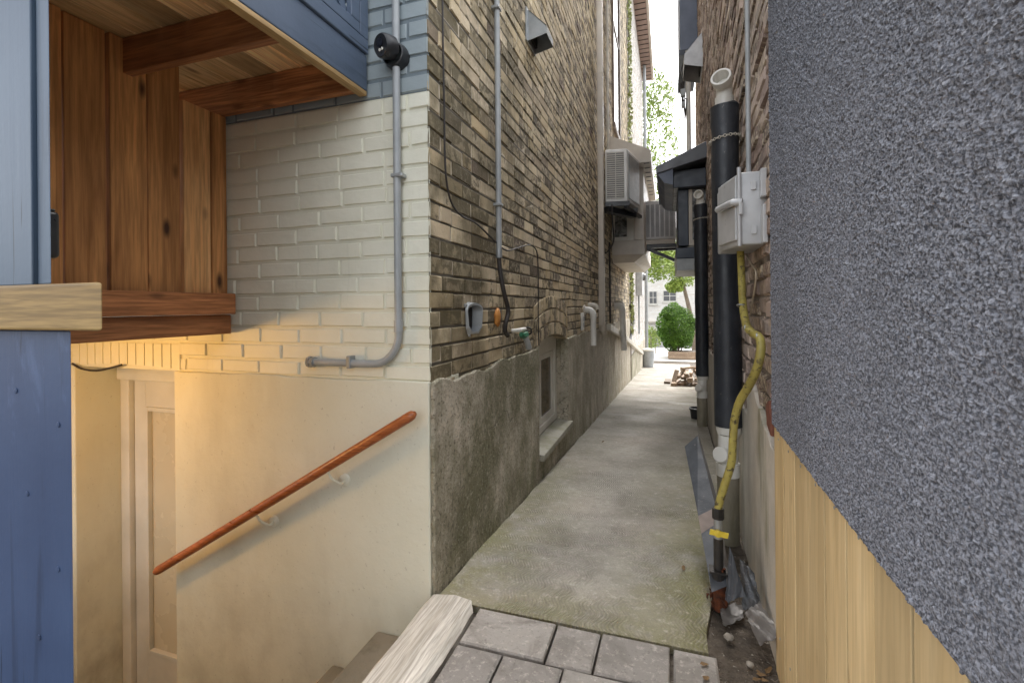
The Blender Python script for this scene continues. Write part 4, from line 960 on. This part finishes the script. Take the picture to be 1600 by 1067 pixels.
c2 = ins_pipe(1095, 318, 592, .385, .076, "smaller farther black insulated stack with white elbow before the right bay", 341, (-.35, -.9, .1))

# electrical disconnect box
plan = [(.375, 2.10), (.272, 2.10), (.224, 2.30), (.224, 2.46), (.375, 2.46)]
zt_, zb_ = on_y(1150, 272, 2.12).z, on_y(1150, 384, 2.12).z
eb = thing("electrical_box", "pale grey electrical disconnect box with lever latch on the right brick wall", "box", (.375, 2.2, zb_))
MB().prism([(x, y, zb_) for x, y in plan], (0, 0, zt_-zb_)).build("body", M_greybox, eb, bevel=.008, seg=3, smooth=True)
e1 = (Vector((.224, 2.30, 0))-Vector((.272, 2.10, 0))); n1 = Vector((-e1.y, e1.x, 0)).normalized(); n1 = n1 if n1.x < 0 else -n1
def ep(u, z, o): return Vector((.272, 2.10, 0))+e1*u+n1*o+Vector((0, 0, z))
MB().hexa([ep(.04, zb_+.02, .001), ep(1.0, zb_+.02, .001), ep(1.0, zb_+.02, .012), ep(.04, zb_+.02, .012)], [ep(.04, zt_-.012, .001), ep(1.0, zt_-.012, .001), ep(1.0, zt_-.012, .012), ep(.04, zt_-.012, .012)]).build("cover", M_greybox, eb, bevel=.004)
MB().tube([(.272, 2.094, zb_-.005), (.272, 2.094, zt_+.018)], .008, 12).build("hinge", M_greybox, eb, smooth=True)
zl = on_y(1145, 318, 2.12).z
MB().tube([ep(.75, zl, .03), ep(.0, zl-.002, .024), (.282, 2.082, zl-.004)], .014, 14).build("latch", M_greybox, eb, smooth=True)
MB().box(.268, .283, 2.072, 2.088, zl-.055, zl-.005).build("latch_tab", M_greybox, eb, bevel=.004)
MB().box(.315, .335, 2.092, 2.0995, zt_-.075, zt_-.04).box(.315, .335, 2.092, 2.0995, zb_+.04, zb_+.075).build("catch", M_greybox, eb, bevel=.002)
MB().box(.345, .366, 2.06, 2.0985, zt_-.11, zt_-.0).box(.35, .368, 2.05, 2.0985, zb_-.0, zb_+.15).build("mounting_bracket", M_greybox, eb, bevel=.003)
o = MB().tube([(xr(2.3)-.012, 2.32, zt_+.0), (xr(2.3)-.012, 2.32, 3.25)], .011, 10).build("riser_conduit", M_conduit, None, smooth=True)
tag(o, "thin grey conduit rising up the brick above the electrical box", "pipe")

# yellow gas hose with valve and rusty riser
gp = [((1157, 392), 2.36), ((1159, 440), 2.30), ((1161, 478), 2.22), ((1166, 507), 2.10), ((1175, 520), 2.0), ((1186, 527), 1.92), ((1189, 545), 1.89), ((1183, 575), 1.90), ((1170, 603), 1.97), ((1156, 627), 2.03), ((1148, 655), 2.06), ((1145, 690), 2.07), ((1143, 722), 2.08), ((1133, 755), 2.09), ((1124, 785), 2.10), ((1122, 800), 2.10)]
pts = bez([on_y(x, y, Y) for (x, y), Y in gp], 6)
gr = on_z(1125, 945, -.02); gas = thing("gas_line", "yellow coated gas hose snaking down from the electrical box to a rusty valve", "gas pipe", gr)
MB().tube(pts, .0155, 16).build("hose", M_yellow, gas, smooth=True)
for i in (6, 7): pass
for (pxy, Y) in (((1159, 478), 2.22), ((1168, 515), 2.06), ((1187, 528), 1.92)):
    q = on_y(*pxy, Y); MB().torus(q, (.2, .25, .9) if pxy[1] < 500 else (.7, -.4, .4), .018, .0035, 16, 6).build("clamp", M_galv, gas, smooth=True)
q0 = on_y(1122, 798, 2.10); gx, gy = q0.x, q0.y
MB().tube([(gx, gy, q0.z+.012), (gx, gy, q0.z-.03)], .023, 8).build("coupling", M_blackiron, gas)
zv = on_y(1125, 829, 2.10).z
MB().tube([(gx, gy, q0.z-.03), (gx, gy, zv-.03)], .017, 12).build("valve_body", M_galv, gas, smooth=True)
MB().obox((gx, gy-.028, zv), (.034, 0, -.004), (0, .004, 0), (.002, 0, .010)).lathe((gx-.004, gy-.02, zv), (0, -1, 0), [(.014, 0), (.014, .014), (0, .016)], 12).build("valve_handle", M_yel2, gas, bevel=.002)
zu = on_y(1125, 900, 2.10).z
MB().tube([(gx, gy, zv-.03), (gx, gy, zu+.03)], .019, 12).build("riser", M_blackiron, gas, smooth=True)
MB().box(gx-.036, gx+.036, gy-.03, gy+.03, zu+.02, zu+.028).box(gx-.034, gx+.034, gy-.03, gy+.03, zu-.022, zu-.014).tube([(gx, gy, zu-.014), (gx, gy, zu+.02)], .026, 12).build("flange", M_blackiron, gas)
MB().tube([(gx, gy, zu-.02), (gx, gy, zu-.05), (gx+.004, gy, .07), (gx+.006, gy, -.03)], [.024, .027, .025, .03], 14).build("rusty_union", M_rust, gas, smooth=True)
rz = random.Random(3); mb = MB()
for k in range(46):
    a_ = rz.uniform(0, 6.28); h_ = rz.uniform(0, .15); rr_ = .02+.035*(1-h_/.15)*rz.random(); c_ = Vector((gx+rr_*math.cos(a_), gy+rr_*.8*math.sin(a_), -.02+h_)); z_ = rz.uniform(.006, .015)
    mb.add([c_+Vector((rz.uniform(-z_, z_), rz.uniform(-z_, z_), rz.uniform(-z_, z_)*1.3)) for _ in range(6)], [(0, 1, 2), (0, 2, 3), (0, 3, 1), (1, 3, 2), (4, 1, 2), (4, 2, 3), (5, 0, 3), (5, 3, 1)])
mb.build('rust_flakes', M_rust, gas)
# tan telephone wires beside the hose
pts = [on_x(x, y, xr(2)-.004) for x, y in ((1166, 398), (1175, 415), (1181, 425), (1180, 445), (1176, 470), (1172, 492), (1166, 485), (1165, 460), (1167, 440))]
tag(MB().tube(bez(pts, 6), .004, 8).build("loose_wire", M_tancable, None, smooth=True), "loose tan wire looping on the brick beside the yellow gas hose", "wire")

# flashing strips and metal scraps leaning around the valve
def sheet(name, pts, d, mat, label, cat="metal scrap", bev=.0):
    if len(pts) != 4: return tag(MB().prism(pts, d).build(name, mat, None, bevel=bev), label, cat)
    r_ = random.Random(len(label)); A, B, C_, D = [Vector(p) for p in pts]; k = 9; n_ = (B-A).cross(D-A).normalized(); vs = []
    ph = [r_.uniform(0, 6) for _ in range(4)]
    for i in range(k+1):
        for j in range(k+1):
            u, v = i/k, j/k; p = A.lerp(B, u).lerp(D.lerp(C_, u), v)
            e = .0035 if i in (0, k) or j in (0, k) else .0012
            p += n_*(.005*math.sin(5*u+ph[0])*math.sin(4*v+ph[1])+.003*math.sin(11*u-7*v+ph[2])+.0045*abs(math.sin(3.1*(u+v)+ph[3])))+Vector((r_.uniform(-e, e), r_.uniform(-e, e), r_.uniform(-e, e)))
            vs.append(p)
    o = MB().add(vs, [(i*(k+1)+j, i*(k+1)+j+1, (i+1)*(k+1)+j+1, (i+1)*(k+1)+j) for i in range(k) for j in range(k)]).build(name, mat, None)
    md_ = o.modifiers.new("thickness", 'SOLIDIFY'); md_.thickness = .002
    return tag(o, label, cat)
a = on_y(1118, 925, 2.0); b_ = on_y(1135, 905, 2.0)
fl = thing("metal_flashing", "long bent grey flashing strip leaning along the path beside the gas valve", "flashing", (a.x, a.y, a.z))
bl_, br_ = on_y(1112, 925, 2.03), on_y(1136, 915, 2.06)
ml_, mr_ = on_y(1090, 800, 2.42), on_y(1118, 792, 2.44)
tl_, tr_ = on_y(1070, 698, 2.85), on_y(1090, 681, 2.88)
th = Vector((0, .003, .002))
MB().prism([bl_, br_, mr_, ml_], th).prism([ml_, mr_, tr_, tl_], th).build("strip", M_flash, fl)
lip = Vector((.012, .0, .022))
MB().prism([br_, mr_, mr_+lip, br_+lip], th).prism([mr_, tr_, tr_+lip*.5, mr_+lip], th).build("folded_edge", M_flashl, fl)
m0, m1, m2, m3 = [ml_.lerp(bl_, .05), mr_.lerp(br_, .0), mr_.lerp(br_, .22), ml_.lerp(bl_, .30)]
of = Vector((-.0005, -.005, .001)); MB().prism([m0+of, m1+of, m2+of, m3+of], (0, -.001, 0)).build("paint_band", M_tape, fl)
z0 = on_y(1134, 940, 1.98)
t1 = [on_y(1140, 853, 2.03), on_y(1163, 930, 1.98), on_y(1138, 941, 1.98), on_y(1133, 935, 1.99)]
sheet("metal_offcut", t1, (.002, .004, 0), M_flash, "dark triangular metal offcut standing against the rusty gas riser", bev=0)
t2 = [on_z(1124, 948, -.012), on_z(1160, 943, -.012)+Vector((0, 0, .01)), on_z(1162, 962, -.012), on_z(1130, 978, -.012)]
sheet("metal_offcut", t2, (0, 0, .003), M_flashl, "pale rust streaked metal scrap lying at the foot of the gas riser")
t3 = [on_y(1163, 955, 1.93), on_y(1187, 938, 1.96), on_y(1222, 992, 1.80), on_y(1186, 1005, 1.80)]
sheet("metal_offcut", t3, (0, .002, .003), M_flashl, "pale square sheet of metal propped on the foundation next to the pine boards")
t4 = [on_y(1156, 872, 2.12), on_y(1176, 893, 2.05), on_y(1192, 948, 1.95), on_y(1160, 952, 1.97)]
sheet("metal_offcut", t4, (.0, .006, .004), basic("crumpled_grey_foil", (.10, .105, .115), (.045, .048, .052), 14, .5, .9, 22, .02, .4), "crumpled dark sheet metal wedged between gas riser and foundation")
# stones, leaves
def stone(px, py, s, lab):
    c = on_z(px, py, -.02); bmv = bmesh.new(); bmesh.ops.create_icosphere(bmv, subdivisions=2, radius=1); r_ = random.Random(px)
    mb = MB(); mb.add([c+Vector((v.co.x*s*r_.uniform(.85, 1.2), v.co.y*s*r_.uniform(.8, 1.1), v.co.z*s*.7*r_.uniform(.8, 1.2)+s*.5)) for v in bmv.verts], [tuple(v.index for v in f.verts) for f in bmv.faces]); bmv.free()
    tag(mb.build("stone", M_gravel, None), lab, "stone")
stone(1139, 998, .017, "pale stone lying on the dirt below the metal scraps")
stone(1172, 1040, .012, "small stone on the dirt at the bottom edge by the pine boards")
rl = random.Random(12)
LFM = MB()
leaf0 = None
for k, (px, py) in enumerate(((1089, 867), (1068, 888), (1191, 1055), (1201, 1048), (1183, 1062), (1185, 1050), (1195, 1063), (1066, 650), (1071, 655), (942, 690), (1101, 1038), (1103, 1060), (1010, 640), (960, 652))):
    d = ray(px, py); c = on_z(px, py, 0.0)
    for _ in range(4): c = on_z(px, py, gz(c.y)+(.006 if c.x < .12 else -.022))
    if leaf0 is None:
        leaf0 = MB().add([(-.02, 0, .002), (-.008, .009, .006), (.01, .008, .003), (.022, 0, .007), (.009, -.01, .008), (-.009, -.008, .002)], [(0, 1, 2, 3), (0, 3, 4, 5)]).build("dead_leaf", M_leafdead); o = leaf0
    else: o = leaf0.copy(); C.objects.link(o)
    o.location = c; o.rotation_euler = (rl.uniform(-.2, .2), rl.uniform(-.2, .2), rl.uniform(0, 6)); s = rl.uniform(.6, 1.0); o.scale = (s, s, s)
    tag(o, "curled dead leaf lying on the ground of the alley", "leaf", "dead leaves scattered in the alley")

# plastic bucket by the right wall
c = on_z(1089, 653, gz(6.8)); c.z = gz(c.y)
bk = thing("pot", "low black plastic pot on the path before the scrap wood", "pot", c)
MB().lathe(c, (0, 0, 1), [(0, .0), (.075, .0), (.09, .12), (.1, .122), (.1, .145), (.088, .147), (.085, .12), (.07, .02), (0, .02)], 24).build("body", M_black, bk, smooth=True)
MB().torus(c+Vector((0, 0, .135)), (0, 0, 1), .1, .007, 24, 6).build("rim", M_black, bk, smooth=True)
# scrap wood pile
base = on_z(1072, 598, gz(11)); base.z = gz(base.y); rw_ = random.Random(6); pX = xr(base.y)-.42
labels = ["bottom", "top"]; wlabs = {}
for lvl, cnt in enumerate((5, 4, 4, 2)):
    for k in range(cnt):
        L = rw_.uniform(.35, .6); ang = rw_.uniform(-.32, .32)+(.9 if (lvl, k) in ((1, 0), (3, 1)) else 0); tilt = rw_.uniform(-.1, .14)
        cpos = Vector((pX-.02+.125*k+.05*lvl+rw_.uniform(-.02, .02), base.y+rw_.uniform(-.2, .25), base.z+.055+.105*lvl))
        d = Vector((math.sin(ang)*math.cos(tilt), math.cos(ang)*math.cos(tilt), math.sin(tilt)))
        o = MB().bar(cpos-d*L/2, cpos+d*L/2, rw_.choice((.05, .09, .10)), rw_.choice((.06, .10, .12))).build("wood_offcut", M_scrap, None, bevel=.004)
        tag(o, "short brown wood offcut in the loose heap by the right wall", "wood offcut", "wood offcuts heaped by the right wall")
# a leaning plank of that heap
q = Vector((pX-.1, base.y-.35, base.z)); 
tag(MB().bar(q+Vector((0, 0, .02)), q+Vector((.10, .30, .34)), .10, .035, (1, 0, 0)).build("wood_offcut", M_scrap, None, bevel=.003), "pale plank leaning upright on the front of the scrap wood heap", "wood offcut", "wood offcuts heaped by the right wall")
q = Vector((pX-.22, base.y+.05, base.z))
tag(MB().bar(q+Vector((0, 0, .03)), q+Vector((.02, .45, .03)), .14, .04, (1, 0, 0)).build("wood_offcut", M_scrap, None, bevel=.003), "flat plank lying on the path at the left of the scrap wood heap", "wood offcut", "wood offcuts heaped by the right wall")

# right bay window
ry = 6.9; X0 = on_y(1059, 340, ry).x; X1 = xr(ry)+.02
zb0, zb1, zt0 = on_y(1070, 404, ry).z, on_y(1070, 384, ry).z, on_y(1070, 296, ry).z
rbw = thing("dark_bay_window", "navy framed bay window with dark sloping roof on the right wall", "bay window", (X1, ry, zb0))
MB().box(X0-.03, X1, ry-.02, ry+1.6, zb0, zb1-.03).build("base", M_navy, rbw, bevel=.01)
MB().box(X0-.02, X1, ry+.0, ry+1.58, zb0-.16, zb0-.001).build("underside", M_conduit, rbw)
MB().box(X0, X0+.14, ry, ry+1.55, zb1, zt0).build("corner_post", M_navy, rbw, bevel=.01)
MB().box(X0+.141, X0+.19, ry+.01, ry+.06, zb1+.08, zt0).box(X0+.141, X1, ry+.01, ry+.08, zb1, zb1+.079).build("frame", M_beige, rbw, bevel=.005)
MB().box(X0+.19, X1, ry+.03, ry+.045, zb1+.08, zt0).build("pane", M_glass, rbw)
xe_ = on_y(1025, 262, ry-.3).x; ze_ = on_y(1025, 272, ry-.3).z; zr_ = on_y(1100, 236, ry-.3).z
MB().prism([(xe_, ry-.3, ze_), (xe_, ry-.3, ze_+.10), (X1+.02, ry-.3, zr_+.14), (X1+.02, ry-.3, zr_-.08)], (0, 2.1, 0)).build("roof", M_charcoal, rbw, bevel=.01)
MB().box(X0-.06, X1, ry-.12, ry+1.6, zt0+.001, zt0+.24).build("head_board", M_navy, rbw, bevel=.01)
MB().prism([(xe_+.02, ry-.28, ze_-.002), (X0-.061, ry-.28, ze_+.05), (X0-.061, ry-.28, ze_-.16), (xe_+.10, ry-.28, ze_-.12)], (0, 1.9, 0)).build("eave_return", M_slate, rbw)
# outdoor condenser on a bracket beyond the bay
cy = 9.4; xa, xb = on_y(1006, 340, cy).x, on_y(1056, 340, cy).x; za, zb = on_y(1030, 374, cy).z, on_y(1030, 313, cy).z
cu = thing("condenser_unit", "grey louvred condenser unit on a wall bracket between the two bays", "air conditioner", ((xa+xb)/2, cy, za))
MB().box(xa, xb, cy, cy+.6, za, zb).build("shell", M_acgrey, cu, bevel=.02)
mb = MB(); nb = 6; ww = (xb-xa-.06)/nb
mk = MB()
for i in range(nb):
    u0_ = xa+.03+ww*i; mk.box(u0_+.012, u0_+ww-.012, cy-.002, cy+.004, za+.05, zb-.07)
    for k in range(30):
        z = za+.06+(zb-za-.14)*k/29; mb.hexa([(u0_+.012, cy-.012, z-.006), (u0_+ww-.012, cy-.012, z-.006), (u0_+ww-.012, cy-.003, z), (u0_+.012, cy-.003, z)], [(u0_+.012, cy-.012, z+.001), (u0_+ww-.012, cy-.012, z+.001), (u0_+ww-.012, cy-.003, z+.007), (u0_+.012, cy-.003, z+.007)])
mk.build("coil", M_acdark, cu); mb.build("louvre", M_acgrey, cu)
mb = MB().box(xa-.02, xr(cy)+.02, cy+.02, cy+.10, za-.16, za-.09).box(xa-.02, xr(cy)+.02, cy+.5, cy+.58, za-.16, za-.09).bar((xa+.05, cy+.06, za-.16), (xr(cy), cy+.06, za-.6), .06, .05)
mb.build("bracket", M_black, cu); MB().box(xa+.01, xb-.01, cy+.01, cy+.59, za-.085, za-.005).build("tray", M_beige, cu)

# vent hood, dark oriel, service mast on the right house
cxx = on_x(1098, 92, .52)
hood(Vector((xr(cxx.y)+.018, cxx.y, cxx.z)), -1, .55, .5, .26, M_greybox, M_greybox, "white vent hood high on the right brick wall above the dark bay")
oc = on_x(1068, 80, .36)
ori = thing("oriel", "slate blue boxed upper storey overhang at the far end of the right house", "overhang", (.5, 10, oc.z))
oy = 9.6; zo = on_y(1070, 78, oy).z
MB().box(on_y(1062, 40, oy).x, xr(oy)+.03, oy, oy+1.7, zo, 12).build("wall", M_slate, ori, bevel=.01)
MB().box(on_y(1062, 40, oy).x-.015, xr(oy)+.03, oy-.012, oy+1.7, zo-.1, zo-.001).build("skirt", M_navy, ori)
q = on_y(1075, 80, 9.3); qb = on_y(1076, 240, 9.3)
sm_ = thing("service_mast", "white service mast with tangled wires on the right house below the overhang", "mast", qb)
MB().tube([(q.x, q.y, qb.z-1.0), (q.x, q.y, q.z)], .045, 12).build("pole", M_pvc, sm_, smooth=True)
mb = MB(); rm = random.Random(4)
for k in range(5):
    a_ = Vector((q.x-.02, q.y-.05, q.z-.1-.05*k)); mb.tube(bez([a_, a_+Vector((-.10, 0, -.25-.1*k)), a_+Vector((-.14+.03*k, -.02, -.6)), a_+Vector((-.05, .02, -.85-.05*k))], 5), .011, 6)
mb.build("wire", M_rubber, sm_); MB().box(q.x-.14, q.x-.05, q.y-.1, q.y, q.z-.85, q.z-.72).build("insulator", M_conduit, sm_, bevel=.01); MB().box(q.x-.13, q.x-.06, q.y-.1, q.y, q.z-1.05, q.z-.95).build("insulator", M_conduit, sm_, bevel=.01)

# ================================================================== STREET END
def leaf_cloud(mb, c, rad, n, s, rnd, shell=.55):
    for _ in range(n):
        while True:
            d = Vector((rnd.uniform(-1, 1), rnd.uniform(-1, 1), rnd.uniform(-1, 1)))
            if shell < d.length < 1: break
        d *= 1+.12*math.sin(6*d.x+3*d.z)+.08*rnd.random()
        p = Vector(c)+Vector((d.x*rad[0], d.y*rad[1], d.z*rad[2])); a = Vector((rnd.gauss(0, 1), rnd.gauss(0, 1), rnd.gauss(0, 1))).normalized(); b = a.orthogonal().normalized(); k = s*rnd.uniform(.6, 1.3)
        mb.add([p-a*k, p+b*k*.5, p+a*k, p-b*k*.5], [(0, 1, 2, 3)])
G = gz(21)
bc = on_y(1057, 505, 24)
bs = thing("bush", "rounded dark green clipped bush at the street end of the alley", "bush", (bc.x, 24, G))
rnd = random.Random(31)
mb = MB(); leaf_cloud(mb, (bc.x, 24, G+1.42), (.84, .85, 1.1), 8500, .055, rnd, .4)
for k in range(16):
    a_ = k*2.4; zz = rnd.uniform(-.85, .95); rr_ = math.sqrt(max(.05, 1-zz*zz)); c_ = (bc.x+.72*rr_*math.cos(a_), 24+.72*rr_*math.sin(a_), G+1.45+zz*1.0)
    leaf_cloud(mb, c_, (rnd.uniform(.16, .3), .25, rnd.uniform(.14, .28)), 330, .05, rnd, .1); mb.build("foliage", M_leaf, bs); 
mb = MB(); 
for k in range(7): mb.tube([(bc.x+.1*math.cos(k), 24+.1*math.sin(k), G), (bc.x+.5*math.cos(k), 24+.5*math.sin(k), G+1.3)], [.035, .01], 6)
mb.build("stem", M_bark, bs)
pb = thing("planter_box", "low weathered timber planter under the green bush", "planter", (bc.x+.2, 23.2, G))
for k in range(2): MB().box(bc.x-.4, bc.x+.95, 23.0, 23.06, G+.17*k, G+.17*k+.16).build("plank", M_scrap, pb, bevel=.01)
MB().box(bc.x-.36, bc.x+.9, 23.07, 24.5, G-.02, G+.28).build("soil", M_soil, pb)
def tree(loc, h, crowns, label, lean=(0, 0), n=1600, s=.13):
    tr = thing("tree", label, "tree", loc); L = Vector(loc); tp_ = L+Vector((lean[0], lean[1], h))
    mb = MB().tube(bez([L, L.lerp(tp_, .35)+Vector((.1, 0, 0)), L.lerp(tp_, .7), tp_], 6), [.16-.12*i/18 for i in range(19)], 9)
    rn = random.Random(int(h*10))
    for c_, r_ in crowns:
        q = L.lerp(tp_, rn.uniform(.5, .9)); mb.tube(bez([q, (q+Vector(c_))/2+Vector((0, 0, .2)), Vector(c_)], 4), [.05-.004*i for i in range(9)], 6)
    mb.build("trunk", M_bark, tr, smooth=True)
    mb = MB()
    for c_, r_ in crowns: leaf_cloud(mb, c_, r_, n, s, rn, .15)
    mb.build("crown", M_leafy, tr)
P_ = lambda x, y, Y: on_y(x, y, Y)
tree((-2.0, 33, G), 11, [(P_(1025, 408, 33), (1.3, 1.4, 1.4)), (P_(1028, 380, 33), (1.3, 1.4, 1.3)), (P_(1022, 300, 33), (1.6, 1.5, 2.2)), (P_(1025, 220, 33), (1.7, 1.6, 2.2)), (P_(1022, 150, 33), (1.5, 1.5, 1.6))], "tall airy yellow green street tree beyond the alley mouth", n=1500, s=.13)
tree((1.3, 27, G), 5.6, [(P_(1062, 412, 27), (.75, .8, .7)), (P_(1068, 432, 27), (.6, .8, .6)), (P_(1055, 447, 27), (.5, .6, .35)), (P_(1075, 400, 27), (.6, .8, .6))], "slender leaning tree with pale leaves behind the clipped bush", lean=(-.9, 0), n=900, s=.08)
fs_ = thing("street_house", "pale brick house across the street with small paned windows", "house", (0, 46, G))
mb = MB(); brick_field(mb, (-9, 46, 0), (1, 0, 0), (0, -1, 0), 0, 18, G, 5.0, 0, rnd=rb, course=.16, blen=.5, jit=.003)
M_stpale = brick_mat("street_house_brick", [(0, (.80, .77, .72)), (1, (.88, .86, .82))], soot=(.66, .62, .58), soot_amt=.3)
mb.build("wall", M_stpale, fs_); MB().box(-9, 9, 46.01, 54, G, 8.2).build("house_core", M_street, fs_)
MB().prism([(-9.4, 45.4, 8.2), (-9.4, 54.4, 8.2), (-9.4, 50, 11)], (18.8, 0, 0)).build("roof", M_charcoal, fs_)
for px0, px1, py0, py1 in ((1015, 1026, 456, 474), (1037, 1056, 455, 470)):
    a, b = P_(px0, py0, 45.95), P_(px1, py1, 45.95)
    w1 = MB().box(a.x-.06, b.x+.06, 45.9, 45.97, b.z-.06, a.z+.06).box(a.x-.15, b.x+.15, 45.86, 45.97, b.z-.18, b.z-.061).build("window", M_whitetrim, fs_)
    MB().box(a.x, b.x, 45.88, 45.899, b.z, a.z).build("pane", M_acdark, w1)
    mx = (a.x+b.x)/2; mz = (a.z+b.z)/2; MB().box(mx-.025, mx+.025, 45.865, 45.879, b.z, a.z).box(a.x, b.x, 45.866, 45.878, mz-.025, mz+.025).build("glazing_bar", M_whitetrim, w1)
a = P_(1006, 503, 45.9); MB().box(a.x-1, a.x+6, 45.7, 45.97, a.z-.1, a.z+.08).build("ledge", M_beige, fs_)
for k, (px, py) in enumerate(((1017, 520), (1024, 533), (1014, 540))):
    c = P_(px, py, 25); sh = thing("shrub", ["tall pale garden shrub beside the alley mouth", "small round garden shrub right of the tub", "low spreading garden shrub behind the tub"][k], "shrub", (c.x, 25+.4*k, G))
    mb = MB(); leaf_cloud(mb, (c.x, 25+.4*k, max(c.z, G+.2)), (.32, .4, .35), 350, .05, rnd, .2); mb.build("foliage", M_leafy, sh)
    MB().tube([(c.x, 25+.4*k, G), (c.x, 25+.4*k, max(c.z, G+.2))], .02, 6).build("stem", M_bark, sh)
